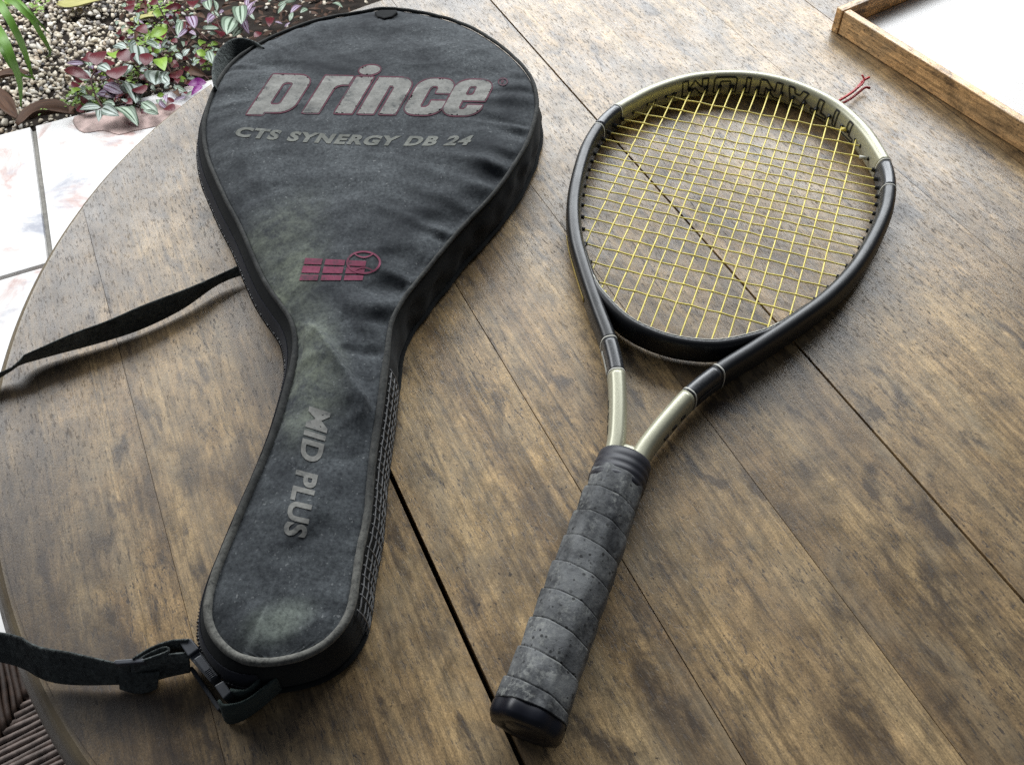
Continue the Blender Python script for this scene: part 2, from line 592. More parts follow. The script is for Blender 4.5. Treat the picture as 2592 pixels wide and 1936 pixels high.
def grip_material():
    k = NT('worn_grey_overgrip')
    v = k.coord()
    a = k.noise(v, 38, 6, 0.65, 0.4)
    b = k.noise(v, 260, 5, 0.75)
    c = k.mix(k.ramp(a, [(0.36, 0.0), (0.62, 1.0)]), (0.012, 0.014, 0.018), (0.165, 0.170, 0.172))
    sy_ = k.n('ShaderNodeSeparateXYZ')
    k.l(v, sy_.inputs[0])
    near = k.ramp(sy_.outputs[1], [(0.02, 1.0), (0.075, 0.70), (0.12, 0.35), (0.16, 0.70)])
    pale = k.math('MULTIPLY', k.ramp(b, [(0.48, 0.0), (0.62, 1.0)]), k.ramp(k.noise(v, 60, 5, 0.65), [(0.38, 0.0), (0.62, 1.0)]))
    c = k.mix(k.math('MULTIPLY', k.math('MULTIPLY', pale, near), 0.8), c, (0.36, 0.365, 0.335))
    pit = k.ramp(k.noise(v, 330, 2, 0.5), [(0.30, 1.0), (0.36, 0.0)])
    c = k.mix(k.math('MULTIPLY', pit, 0.8), c, (0.008, 0.008, 0.009))
    vo = k.n('ShaderNodeTexVoronoi')
    vo.inputs['Scale'].default_value = 190
    k.l(v, vo.inputs['Vector'])
    dots = k.math('MULTIPLY', k.ramp(vo.outputs['Distance'], [(0.17, 1.0), (0.23, 0.0)]), k.ramp(k.noise(v, 28, 3), [(0.46, 0.0), (0.54, 1.0)]))
    c = k.mix(k.math('MULTIPLY', dots, 0.85), c, (0.006, 0.006, 0.007))
    att = k.n('ShaderNodeAttribute', attribute_name='seam')
    sm = k.math('MULTIPLY', att.outputs['Fac'], k.ramp(k.noise(v, 90, 4, 0.7), [(0.35, 0.15), (0.6, 1.0)]))
    c = k.mix(sm, c, (0.012, 0.012, 0.013))
    k.set(Base_Color=c, Roughness=0.78)
    k.bump(k.math('ADD', b, k.math('MULTIPLY', a, 0.6)), 0.5, 0.0008)
    return k.m


MAT['grip'] = grip_material()

# --- garden, floor, chair
def tile_material():
    k = NT('pale_stone_tile')
    v = k.coord('Generated')
    info = k.n('ShaderNodeObjectInfo')
    o = k.math('MULTIPLY', info.outputs['Random'], 19.0)
    cb = k.n('ShaderNodeCombineXYZ')
    k.l(o, cb.inputs[0]); k.l(o, cb.inputs[1])
    ad = k.n('ShaderNodeVectorMath', operation='ADD')
    k.l(k.coord(), ad.inputs[0]); k.l(cb.outputs[0], ad.inputs[1])
    v = ad.outputs[0]
    c = k.mix(k.ramp(k.noise(v, 7, 6, 0.6), [(0.35, 0.0), (0.7, 1.0)]), (0.64, 0.62, 0.60), (0.78, 0.77, 0.76))
    c = k.mix(k.ramp(k.noise(v, 5.0, 7, 0.66, 0.7), [(0.54, 0.0), (0.66, 0.9)]), c, (0.42, 0.26, 0.23))
    c = k.mix(k.ramp(k.noise(k.mapping(v, (1, 1, 1), (5, 2, 0)), 4.5, 7, 0.66, 0.5), [(0.54, 0.0), (0.66, 0.9)]), c, (0.31, 0.32, 0.37))
    k.set(Base_Color=c, Roughness=0.6)
    k.bump(k.noise(v, 60, 5, 0.6), 0.3, 0.002)
    return k.m


MAT['tile'] = tile_material()
MAT['pink_tile'] = simple('dusty_pink_flagstone', (0.46, 0.345, 0.315), 0.75, var=0.45, nscale=26, bump=0.5)
MAT['grout'] = simple('grey_grout', (0.21, 0.20, 0.18), 0.9)
MAT['soil'] = simple('dark_soil', (0.020, 0.014, 0.010), 0.95, var=0.6, nscale=40, bump=0.8)


def pebble_material():
    k = NT('pale_gravel')
    g = k.n('ShaderNodeNewGeometry')
    r = g.outputs['Random Per Island']
    c = k.ramp(r, [(0.0, (0.16, 0.16, 0.17)), (0.10, (0.38, 0.32, 0.25)), (0.30, (0.62, 0.54, 0.42)), (0.55, (0.74, 0.67, 0.55)),
                   (0.78, (0.82, 0.79, 0.74)), (0.92, (0.58, 0.46, 0.33)), (1.0, (0.30, 0.31, 0.34))])
    f = k.ramp(k.noise(k.coord(), 120, 5, 0.6), [(0.3, 0.7), (0.7, 1.2)])
    k.set(Base_Color=k.mix(1.0, c, f, 'MULTIPLY'), Roughness=0.6)
    return k.m


MAT['pebble'] = pebble_material()


def leaf_material(name, a, b, back, rough=0.38, stripes=True):
    k = NT(name)
    uvm = k.n('ShaderNodeUVMap')
    sep = k.n('ShaderNodeSeparateXYZ')
    k.l(uvm.outputs[0], sep.inputs[0])
    u = sep.outputs[0]
    nz = k.noise(k.mapping(uvm.outputs[0], (22, 3, 1)), 1.0, 4, 0.6)
    if stripes:
        uu = k.math('ADD', k.math('ABSOLUTE', k.math('SUBTRACT', u, 0.5)), k.math('MULTIPLY_ADD', nz, 0.06, -0.03))
        band = k.ramp(uu, [(0.0, 0.0), (0.045, 0.0), (0.09, 1.0), (0.25, 1.0), (0.31, 0.15), (0.40, 0.45), (0.5, 0.0)])
    else:
        band = k.ramp(nz, [(0.3, 0.0), (0.7, 1.0)])
    c = k.mix(band, b, a)
    geo = k.n('ShaderNodeNewGeometry')
    c = k.mix(geo.outputs['Backfacing'], c, back)
    k.set(Base_Color=c, Roughness=rough)
    k.b.inputs['Subsurface Weight'].default_value = 0.0
    k.bump(nz, 0.3, 0.001)
    return k.m


MAT['leaf_silver'] = leaf_material('silver_striped_leaf', (0.42, 0.48, 0.44), (0.055, 0.080, 0.055), (0.13, 0.018, 0.03))
MAT['leaf_green'] = leaf_material('green_striped_leaf', (0.34, 0.42, 0.33), (0.045, 0.075, 0.045), (0.13, 0.018, 0.03))
MAT['leaf_violet'] = leaf_material('violet_striped_leaf', (0.42, 0.36, 0.46), (0.11, 0.035, 0.08), (0.14, 0.015, 0.04))
MAT['leaf_red'] = leaf_material('wine_red_leaf', (0.115, 0.014, 0.020), (0.065, 0.007, 0.012), (0.11, 0.012, 0.018), stripes=False)
MAT['leaf_purple'] = leaf_material('bright_purple_leaf', (0.24, 0.02, 0.22), (0.13, 0.01, 0.13), (0.16, 0.01, 0.14), stripes=False)
MAT['leaf_lime'] = leaf_material('lime_leaf', (0.28, 0.42, 0.07), (0.15, 0.27, 0.035), (0.2, 0.32, 0.06), stripes=False)
MAT['blade'] = leaf_material('strappy_green_leaf', (0.13, 0.27, 0.03), (0.07, 0.17, 0.02), (0.11, 0.23, 0.04), 0.5, stripes=False)
MAT['stem'] = simple('red_brown_stem', (0.060, 0.022, 0.018), 0.6)
MAT['dead'] = leaf_material('dead_brown_leaf', (0.11, 0.05, 0.022), (0.035, 0.016, 0.010), (0.07, 0.035, 0.02), 0.7, stripes=False)
MAT['dead_pale'] = leaf_material('yellowed_fallen_leaf', (0.48, 0.44, 0.18), (0.30, 0.30, 0.10), (0.4, 0.36, 0.16), 0.6, stripes=False)
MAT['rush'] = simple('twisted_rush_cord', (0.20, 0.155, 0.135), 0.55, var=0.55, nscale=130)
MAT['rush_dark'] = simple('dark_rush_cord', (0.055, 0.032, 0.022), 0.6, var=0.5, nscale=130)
MAT['chair_wood'] = simple('dark_chair_wood', (0.07, 0.04, 0.025), 0.5)

# ------------------------------------------------------------------ floor and garden
FLOOR_Z = -0.74
YAW = R(19.5)                     # tile grid turned with the table boards
E0 = at(84, 319.6, FLOOR_Z)       # grout line meeting the outer floor edge
eu = np.array([math.cos(YAW), math.sin(YAW), 0])       # along the edge (to the right)
ev = np.array([math.sin(YAW), -math.cos(YAW), 0])      # from the edge towards the room


def floor_pt(u, v, z):
    p = E0 + eu * u + ev * v
    return np.array([p[0], p[1], z])


floor = thing('floor', (E0[0], E0[1], FLOOR_Z), YAW, kind='structure')
floor['label'] = 'pale stone tile patio floor beside the gravel bed'
b, f = bevel_box(7.0, 4.0, 0.05, 0.004)
v = rotz(b, YAW) + (floor_pt(1.0, 2.01, FLOOR_Z - 0.031))
obj('floor_slab', v, f, MAT['grout'], floor, smooth=False)
TS = 0.52
tile_v, tile_f = bevel_box(TS - 0.012, TS - 0.012, 0.02, 0.002)
tile_me = new_mesh('floor_tile', tile_v, tile_f, MAT['tile'], False)
pink_me = new_mesh('floor_tile', tile_v, tile_f, MAT['pink_tile'], False)
for i in range(-4, 7):
    for j in range(0, 6):
        # right of the first grout line the corner stone is a pink flag
        me = tile_me
        link_mesh('floor_tile', me, floor, ((i + 0.5) * TS, -(j + 0.5) * TS, -0.0065 + rng.uniform(-0.0008, 0.0008)))
# pink flagstone bedded on the outer edge, where the plant trails over
pts = ats([(188, 296), (250, 283), (330, 272), (420, 262), (470, 275), (440, 300), (400, 318), (335, 332), (300, 341), (262, 330), (215, 336), (192, 322)], FLOOR_Z + 0.0046)
pp = catmull(pts, 40, True)
mb = MB()
cen = pp.mean(0)
lo = pp.copy(); lo[:, 2] = FLOOR_Z + 0.0028
hi2 = cen + (pp - cen) * 0.97; hi2[:, 2] += 0.0006
n = len(pp)
vv = np.vstack([lo, pp, hi2, [cen + (0, 0, 0.001)]])
ff = []
for i in range(n):
    j = (i + 1) % n
    ff += [(i, j, n + j, n + i), (n + i, n + j, 2 * n + j, 2 * n + i), (2 * n + i, 2 * n + j, 3 * n)]
tag(obj('flagstone', vv, ff, MAT['pink_tile'], None), 'dusty pink flagstone on the patio edge under the trailing leaves', 'stone')

GROUND_Z = -0.80
gx, gy = np.meshgrid(np.linspace(-6, 6, 90), np.linspace(0, 7, 60))
gz = np.full_like(gx, GROUND_Z)
for idx in np.ndindex(gx.shape):
    gz[idx] += 0.012 * noise.noise((gx[idx] * 4, gy[idx] * 4, 0))
    if gy[idx] > 2.3 and gx[idx] > -0.75:
        gz[idx] += 0.02
gv = np.c_[gx.ravel(), gy.ravel(), gz.ravel()]
gv = rotz(gv, YAW) + E0 * (1, 1, 0)
gf = [(i * 90 + j, i * 90 + j + 1, (i + 1) * 90 + j + 1, (i + 1) * 90 + j) for i in range(59) for j in range(89)]
tag(obj('ground', gv, gf, MAT['soil'], None), kind='structure')

# gravel: one uncountable spread of pebbles
bm = bmesh.new()
bmesh.ops.create_icosphere(bm, subdivisions=1, radius=1.0)
ico_v = np.array([p.co[:] for p in bm.verts])
ico_f = np.array([[q.index for q in fc.verts] for fc in bm.faces])
bm.free()
PV, PF, off = [], [], 0
count = 0
for _ in range(28000):
    u, w = rng.uniform(-0.7, 1.6), rng.uniform(0.0, 1.5)
    p = E0 + eu * u - ev * w
    if p[0] > -0.93 + 0.05 * rng.normal() and rng.random() < 0.94:
        continue
    if w < 0.05 and rng.random() < 0.85:
        continue
    r = rng.uniform(0.0036, 0.0086) * (0.8 if w < 0.12 else 1)
    sc3 = r * np.array([rng.uniform(0.9, 1.4), rng.uniform(0.8, 1.1), rng.uniform(0.55, 0.85)])
    q = rng.normal(size=4); q /= np.linalg.norm(q)
    a = rng.uniform(0, 6.28)
    s = ico_v.copy()
    s = s * (1 + 0.22 * np.sin(s @ rng.normal(size=3) * 2.2 + rng.uniform(0, 6))[:, None] * 0.8)
    s = s * (1 + 0.13 * rng.normal(size=(len(s), 1)))
    s = rotz(s * sc3, a)
    tl = rng.normal(size=2) * 0.35
    s[:, 2] += s[:, 0] * tl[0] + s[:, 1] * tl[1]
    lift = rng.uniform(-0.008, 0.030) if w > 0.12 else rng.uniform(-0.012, 0.004)
    s += (p[0], p[1], GROUND_Z + 0.004 + lift)
    PV.append(s); PF.append(ico_f + off); off += len(s)
    count += 1
    if count > 15500:
        break
tag(obj('gravel', np.vstack(PV), np.vstack(PF), MAT['pebble'], None), 'beige and white pebble gravel covering the garden bed', 'gravel', kind='stuff')


def leaf_mesh(name, mat, width=0.5, seg=8, fold=0.18, droop=0.12, tipy=0.55):
    """lens-shaped leaf, base at origin, tip along +Y, length 1"""
    V, F, U = [], [], []
    across = [-1, -0.5, 0, 0.5, 1]
    for i in range(seg + 1):
        t = i / seg
        w = width / 2 * (math.sin(math.pi * t ** 0.85) ** 0.8 if 0 < t < 1 else 0.02)
        for a in across:
            V.append((a * w, t, fold * abs(a) * w + droop * math.sin(t * 2.6) - droop * t * t * 1.2 + 0.012 * math.sin(9 * t + a * 3)))
            U.append((a / 2 + 0.5, t))
    m = len(across)
    for i in range(seg):
        for k in range(m - 1):
            F.append((i * m + k, i * m + k + 1, (i + 1) * m + k + 1, (i + 1) * m + k))
    return new_mesh(name, V, F, mat, True, U)


LEAF = {
    'S': leaf_mesh('leaf', MAT['leaf_silver'], 0.46),
    'T': leaf_mesh('leaf', MAT['leaf_green'], 0.44),
    'V': leaf_mesh('leaf', MAT['leaf_violet'], 0.36),
    'R': leaf_mesh('leaf', MAT['leaf_red'], 0.62, fold=0.1),
    'P': leaf_mesh('leaf', MAT['leaf_purple'], 0.55),
    'G': leaf_mesh('leaf', MAT['leaf_lime'], 0.75),
    'D': leaf_mesh('leaf', MAT['dead'], 0.34, fold=0.5, droop=0.2),
}
CAMP = np.array([0, 0, CAM_H])


def place_leaf(kind, b, t, zb, zt, parent, wscale=1.0, twist=0.0, name='leaf'):
    pb, pt = at(b[0], b[1], zb), at(t[0], t[1], zt)
    y = pt - pb
    L = np.linalg.norm(y)
    y = y / L
    view = CAMP - (pb + pt) / 2
    view /= np.linalg.norm(view)
    up = 0.65 * view + 0.5 * np.array([0, 0, 1.0]) + 0.25 * rng.normal(size=3)
    z = up - y * (up @ y)
    z /= np.linalg.norm(z)
    x = np.cross(y, z)
    m = Matrix(((x[0], y[0], z[0]), (x[1], y[1], z[1]), (x[2], y[2], z[2])))
    q = m.to_quaternion()
    base = FRAME[parent][0]
    return link_mesh(name, LEAF[kind], parent, tuple(pb - base), q, (L * wscale, L, L))


def z1(l):      # pixels of the first close view
    return [(130 + x * 0.13618, 100 + y * 0.13618) for x, y in l]


def z2(l):
    return [(330 + x * 0.16949, 0 + y * 0.16949) for x, y in l]


PLANTS = [
    ('trailing_plant', 'trailing plant with silver and violet striped leaves spilling over the pink flagstone', (250, 250), -0.745),
    ('trailing_plant', 'trailing plant with upright wine-red leaves standing among the pebbles', (262, 190), -0.765),
    ('trailing_plant', 'trailing plant with heart-shaped silver leaves and lime weeds around it', (365, 200), -0.765),
    ('trailing_plant', 'striped plant with bright purple leaves touching the table edge beside the bag', (440, 245), -0.765),
    ('trailing_plant', 'leggy striped plant with red stems rising from dark soil behind the gravel', (440, 60), -0.78),
    ('trailing_plant', 'pointed lilac and grey-green striped plant behind the webbing hanger loop', (600, 70), -0.78),
]
# brown leaf litter on the soil behind the plants
lm = MB()
for _ in range(900):
    p = at(rng.uniform(300, 900), rng.uniform(-60, 270), -0.775 + rng.uniform(0, 0.012))
    L = rng.uniform(0.012, 0.035); a = rng.uniform(0, 6.28)
    d = np.array([math.cos(a), math.sin(a), rng.uniform(-0.35, 0.35)]) * L
    q = np.array([-math.sin(a), math.cos(a), rng.uniform(-0.5, 0.5)]) * L * rng.uniform(0.12, 0.3)
    lm.add([p - d / 2, p + q, p + d / 2, p - q, p + (0, 0, 0.004)], [(0, 1, 4), (1, 2, 4), (2, 3, 4), (3, 0, 4)])
tag(lm.build('leaf_litter', MAT['dead'], None, False), 'brown rotting leaf litter on dark soil', 'litter', kind='stuff')
PL = []
for nm, lab, px, z in PLANTS:
    PL.append(thing(nm, tuple(at(px[0], px[1], z)), 0, lab, 'plant', 'striped trailing plants along the patio edge'))


def leaves(par, zf, rows, zlo=-0.715, spread=0.035):
    for kind, b, t, ws in rows:
        (b2, t2) = zf([b, t])
        zb = zlo + rng.uniform(0, spread)
        place_leaf(kind, b2, t2, zb, zb + rng.uniform(-0.012, 0.016), par, ws)


leaves(PL[0], z1, [
    ('V', (1340, 1020), (940, 830), 1.1), ('V', (1330, 1060), (810, 990), 1.0), ('S', (1400, 800), (1590, 1130), 1.2),
    ('R', (1360, 1010), (1140, 1170), 0.8), ('S', (920, 1270), (510, 1290), 0.9), ('S', (900, 1320), (880, 1500), 0.7),
    ('S', (940, 1280), (1230, 1400), 1.1), ('T', (1200, 1260), (1600, 1550), 0.85), ('T', (1390, 1250), (1600, 1550), 0.95),
    ('T', (1990, 1390), (1650, 1150), 0.9), ('T', (1980, 1400), (1700, 1320), 0.8), ('T', (1180, 1230), (920, 1190), 0.9),
    ('S', (1440, 1180), (1300, 1110), 1.1), ('T', (830, 1110), (470, 1110), 0.7), ('S', (1400, 1000), (1330, 800), 1.0)],
    zlo=-0.722, spread=0.02)
leaves(PL[1], z1, [
    ('R', (750, 430), (555, 330), 0.9), ('R', (840, 490), (955, 180), 0.95), ('R', (740, 420), (690, 210), 0.8),
    ('R', (1220, 740), (1280, 470), 1.25), ('V', (610, 450), (270, 440), 0.9), ('R', (740, 740), (190, 530), 0.45),
    ('S', (880, 500), (1100, 600), 1.0), ('S', (740, 700), (580, 560), 0.9), ('D', (760, 740), (910, 810), 1.0),
    ('T', (700, 760), (500, 720), 0.7), ('S', (1380, 620), (1470, 450), 0.9)], zlo=-0.70, spread=0.04)
leaves(PL[2], z1, [
    ('R', (1460, 410), (1230, 190), 1.0), ('R', (1480, 410), (1600, 260), 1.0), ('R', (1740, 490), (1800, 230), 1.0),
    ('S', (1640, 480), (1590, 60), 0.9), ('S', (1930, 850), (2000, 550), 1.7), ('S', (1930, 850), (1840, 640), 1.2),
    ('S', (1650, 590), (1810, 550), 1.2), ('R', (1740, 760), (1640, 650), 1.2), ('R', (1700, 1010), (1600, 860), 1.3),
    ('S', (2190, 830), (2060, 690), 1.1), ('S', (1560, 30), (1430, 130), 0.8), ('S', (1400, 170), (1160, 90), 1.0),
    ('T', (1450, 560), (1360, 660), 0.9), ('G', (2000, 500), (2040, 380), 0.9), ('S', (2200, 900), (2100, 830), 1.0),
    ('G', (1900, 250), (2050, 170), 0.8), ('G', (1870, 120), (2010, 40), 0.8), ('T', (2040, 200), (2150, 20), 0.6),
    ('S', (2020, 190), (1770, 60), 0.6)], zlo=-0.72, spread=0.06)
leaves(PL[3], z2, [
    ('S', (790, 850), (880, 730), 1.3), ('S', (790, 890), (665, 800), 1.0), ('S', (780, 900), (925, 890), 0.9), ('T', (1230, 960), (1160, 740), 0.9),
    ('T', (950, 960), (1080, 880), 1.0), ('D', (1130, 1130), (850, 990), 0.8), ('P', (1140, 1240), (850, 1260), 0.9),
    ('P', (1080, 1290), (900, 1420), 0.8), ('T', (640, 1290), (870, 1400), 0.7), ('T', (830, 1430), (975, 1350), 0.5),
    ('V', (830, 1450), (640, 1500), 0.8), ('R', (640, 1480), (550, 1540), 1.0), ('R', (660, 1650), (500, 1600), 1.0),
    ('R', (700, 1180), (640, 1060), 1.2), ('V', (560, 1640), (420, 1470), 0.5), ('S', (590, 1240), (500, 1300), 1.0),
    ('S', (560, 1080), (480, 1180), 1.0), ('R', (640, 900), (700, 980), 1.0), ('G', (1130, 830), (980, 760), 0.9),
    ('T', (600, 740), (680, 690), 1.0), ('R', (730, 1000), (600, 940), 0.6)], zlo=-0.72, spread=0.05)
leaves(PL[4], z2, [
    ('R', (110, 400), (245, 490), 1.2), ('R', (770, 90), (515, 130), 0.55), ('R', (410, 60), (300, 0), 0.9), ('R', (580, 350), (480, 330), 1.0),
    ('T', (720, 560), (770, 290), 0.6), ('V', (960, 430), (880, 220), 0.9), ('V', (850, 440), (710, 560), 0.6), ('T', (1320, 430), (1055, 430), 0.7),
    ('R', (700, 640), (600, 590), 0.9), ('G', (300, 550), (560, 430), 0.6), ('G', (270, 750), (420, 700), 0.8), ('G', (470, 600), (350, 560), 0.8),
    ('G', (430, 880), (500, 1030), 0.7), ('G', (560, 940), (620, 860), 0.9), ('T', (460, 720), (560, 570), 0.45), ('V', (450, 740), (400, 640), 0.8),
    ('T', (420, 690), (210, 610), 0.4), ('R', (930, 430), (840, 400), 0.7)], zlo=-0.73, spread=0.08)
leaves(PL[5], z2, [
    ('T', (1440, 520), (1570, 220), 0.9), ('T', (1660, 370), (1640, 50), 0.7), ('V', (1720, 300), (1880, -20), 0.7), ('V', (1690, 310), (1755, 480), 0.8),
    ('T', (1530, 560), (1690, 380), 0.8), ('V', (1780, 250), (1920, 85), 0.5), ('T', (1190, 160), (1160, -20), 0.8), ('T', (1290, 170), (1250, -10), 0.7),
    ('R', (1850, 560), (1960, 480), 0.9), ('T', (1420, 30), (1500, -60), 0.8), ('T', (2200, 210), (2330, 40), 0.6), ('V', (2390, 200), (2560, 70), 0.6)],
    zlo=-0.70, spread=0.09)
for q_ in range(270):                   # smaller leaves filling the clump
    cx_, cy_ = (rng.uniform(290, 560), rng.uniform(0, 285)) if q_ < 210 else (rng.uniform(190, 330), rng.uniform(150, 290))
    if cy_ > 300 - 0.52 * max(0, cx_ - 400) - 20:
        continue
    k_ = rng.choice(['S', 'T', 'T', 'R', 'R', 'T', 'D', 'D', 'V', 'G'])
    an = rng.uniform(0, 6.28); le = rng.uniform(12, 26)
    par = min(PL[1:5], key=lambda t: np.linalg.norm(FRAME[t][0] - at(cx_, cy_, -0.765)))
    zb = -0.755 + rng.uniform(0, 0.05)
    place_leaf(k_, (cx_, cy_), (cx_ + le * math.cos(an), cy_ + le * 0.7 * math.sin(an)), zb, zb + rng.uniform(-0.01, 0.015), par, rng.uniform(0.7, 1.2))
for _ in range(26):                     # dim leaves behind the crown of the bag
    cx_, cy_ = rng.uniform(560, 960), rng.uniform(-30, 75)
    an = rng.uniform(0, 6.28); le = rng.uniform(16, 34)
    zb = -0.75 + rng.uniform(0, 0.06)
    place_leaf(rng.choice(['T', 'T', 'R', 'D', 'V']), (cx_, cy_), (cx_ + le * math.cos(an), cy_ + le * 0.8 * math.sin(an)), zb, zb + 0.01, PL[5], rng.uniform(0.6, 1.0))
for par, zf, zz, lines in [
    (PL[1], z1, -0.70, [[(860, 520), (1050, 680), (1230, 780), (1320, 1000)], [(840, 540), (740, 740), (790, 960), (860, 1130), (960, 1270)]]),
    (PL[0], z1, -0.725, [[(930, 1270), (1180, 1240), (1430, 1180), (1640, 1010)], [(1990, 1390), (1640, 1230), (1450, 1180)]]),
    (PL[2], z1, -0.735, [[(1520, 480), (1620, 600), (1790, 780), (1930, 900)], [(2030, 200), (2120, 400), (2200, 600)]]),
    (PL[3], z2, -0.735, [[(430, 740), (520, 920), (640, 1150), (680, 1300)], [(900, 1000), (1100, 1130), (1220, 1250)]]),
    (PL[4], z2, -0.73, [[(410, 60), (490, 230), (580, 400), (690, 560)], [(790, 90), (880, 240), (1000, 450), (1160, 600)]]),
    (PL[5], z2, -0.72, [[(1240, 160), (1330, 400), (1440, 530)], [(1700, 330), (1560, 560), (1480, 660)], [(1450, 0), (1720, 30)]])]:
    for ln in lines:
        px = zf(ln)
        m = len(px)
        P = ats(px, [zz + 0.01 - 0.03 * (i / (m - 1)) for i in range(m)])
        v, f = tube(catmull(P, 14), np.linspace(0.0016, 0.0024, 14), 6)
        obj('stem', v, f, MAT['stem'], par)

# strappy plant with arching blades
sp = thing('strappy_plant', tuple(at(-60, 150, -0.78)), 0, 'strappy plant with long arching bright green blades over the gravel', 'plant')


def blade(px, zs, w):
    P = catmull(ats(px, zs), 16)
    T = np.gradient(P, axis=0)
    T /= np.linalg.norm(T, axis=1)[:, None]
    S = np.cross(T, CAMP - P)
    S /= np.linalg.norm(S, axis=1)[:, None]
    ww = w * np.clip(np.minimum(1.0, 1.25 * (1 - np.linspace(0, 1, 16)) ** 0.6), 0.05, 1)
    V, F, U = [], [], []
    N = np.cross(S, T)
    for i in range(16):
        for a in (-1, -0.4, 0.4, 1):
            V.append(P[i] + S[i] * a * ww[i] / 2 + N[i] * abs(a) * ww[i] * 0.12)
            U.append((a / 2 + 0.5, i / 15))
    for i in range(15):
        for k in range(3):
            F.append((i * 4 + k, i * 4 + k + 1, i * 4 + k + 5, i * 4 + k + 4))
    obj('blade', V, F, MAT['blade'], sp, uv=U)


blade([(-70, -20), (-10, 2), (30, 60), (60, 125), (85, 205)], [-0.60, -0.47, -0.48, -0.55, -0.68], 0.026)
blade([(-60, -40), (10, -8), (70, 35), (108, 95), (128, 135), (112, 150)], [-0.62, -0.50, -0.50, -0.57, -0.66, -0.70], 0.020)
blade([(-60, 20), (0, 85), (30, 150), (50, 210), (53, 272)], [-0.60, -0.53, -0.56, -0.63, -0.70], 0.030)
blade([(-50, 70), (0, 120), (25, 165), (55, 190), (90, 200)], [-0.60, -0.55, -0.58, -0.62, -0.66], 0.016)
blade([(-30, -60), (45, 0), (85, 40), (118, 80), (130, 86)], [-0.62, -0.55, -0.56, -0.62, -0.66], 0.010)


def fallen(name, label, kind_mat, px, zs, w, curl=0.3):
    P = catmull(ats(px, zs), 10)
    T = np.gradient(P, axis=0)
    T /= np.linalg.norm(T, axis=1)[:, None]
    S = np.cross(T, [0, 0, 1.0])
    S /= np.linalg.norm(S, axis=1)[:, None]
    V, F, U = [], [], []
    for i in range(10):
        t = i / 9
        ww = w * max(0.06, math.sin(math.pi * min(0.97, max(0.03, t))) ** 0.7)
        for a in (-1, -0.5, 0, 0.5, 1):
            V.append(P[i] + S[i] * a * ww / 2 + np.array([0, 0, 1]) * (a * a * ww * curl + 0.003 * math.sin(7 * t + 4 * a)))
            U.append((a / 2 + 0.5, t))
    m = 5
    for i in range(9):
        for k in range(4):
            F.append((i * m + k, i * m + k + 1, (i + 1) * m + k + 1, (i + 1) * m + k))
    o = obj(name, V, F, kind_mat, None, uv=U)
    tag(o, label, 'leaf')
    md = o.modifiers.new('solid', 'SOLIDIFY'); md.thickness = 0.0012
    return o


fallen('fallen_leaf', 'curled dark brown dead leaf lying along the patio edge', MAT['dead'], [(45, 318), (80, 296), (130, 286), (190, 288)], -0.762, 0.05, 0.5)
fallen('fallen_leaf', 'tan dead leaf half hidden behind the green strappy blades', MAT['dead'], [(-30, 200), (10, 192), (70, 186)], -0.755, 0.035)
fallen('fallen_leaf', 'orange-brown dead leaf below the strappy plant at the patio edge', MAT['dead'], [(-10, 225), (10, 258), (42, 300)], -0.755, 0.042)
fallen('fallen_leaf', 'big pale yellow-green fallen leaf on the gravel', MAT['dead_pale'], [(145, 10), (190, 12), (235, 2), (280, -12)], -0.752, 0.06, 0.15)
fallen('fallen_leaf', 'long straw-coloured fallen leaf beside the red-stemmed plant', MAT['dead_pale'], [(330, 52), (370, 44), (415, 38)], -0.752, 0.03, 0.2)

# lime ground-cover weeds: too many tiny leaves to count
gm = MB()
for (cx, cy, sx, sy, cnt) in [(225, 235, 45, 22, 110), (215, 262, 50, 12, 70), (370, 105, 50, 45, 130), (400, 20, 55, 20, 110), (330, 195, 40, 30, 70),
                              (105, 283, 10, 6, 12), (205, 305, 16, 10, 22), (20, 10, 14, 10, 20), (520, 150, 25, 25, 50), (95, 18, 20, 16, 25)]:
    for _ in range(cnt):
        p = at(cx + rng.normal() * sx * 0.5, cy + rng.normal() * sy * 0.5, -0.765 + rng.uniform(0, 0.022))
        L = rng.uniform(0.008, 0.018)
        a = rng.uniform(0, 6.28)
        d = np.array([math.cos(a), math.sin(a), rng.uniform(-0.3, 0.5)]) * L
        s = np.array([-math.sin(a), math.cos(a), rng.uniform(-0.3, 0.3)]) * L * 0.42
        gm.add([p - d * 0.5, p + s, p + d * 0.5, p - s, p + (0, 0, 0.002)], [(0, 1, 4), (1, 2, 4), (2, 3, 4), (3, 0, 4)])
tag(gm.build('weeds', MAT['leaf_lime'], None, False), 'tiny lime green weeds creeping between pebbles', 'weeds', kind='stuff')

# ------------------------------------------------------------------ chair (only a corner of its rush seat is seen)
cc = at(150, 1632, -0.285)
ca = R(24)
cu = np.array([math.cos(ca), math.sin(ca), 0]); cv = np.array([-math.sin(ca), math.cos(ca), 0])
CS = 0.42
cc = cc + (cu + cv) * 0.035
cen = cc - (cu + cv) * CS / 2
chair = thing('rush_chair', (cen[0], cen[1], FLOOR_Z), ca, 'dark wooden chair with a twisted rush seat pushed under the table', 'chair')


def chair_pt(a, b_, z):
    return cen + cu * a + cv * b_ + np.array([0, 0, z - cen[2]])


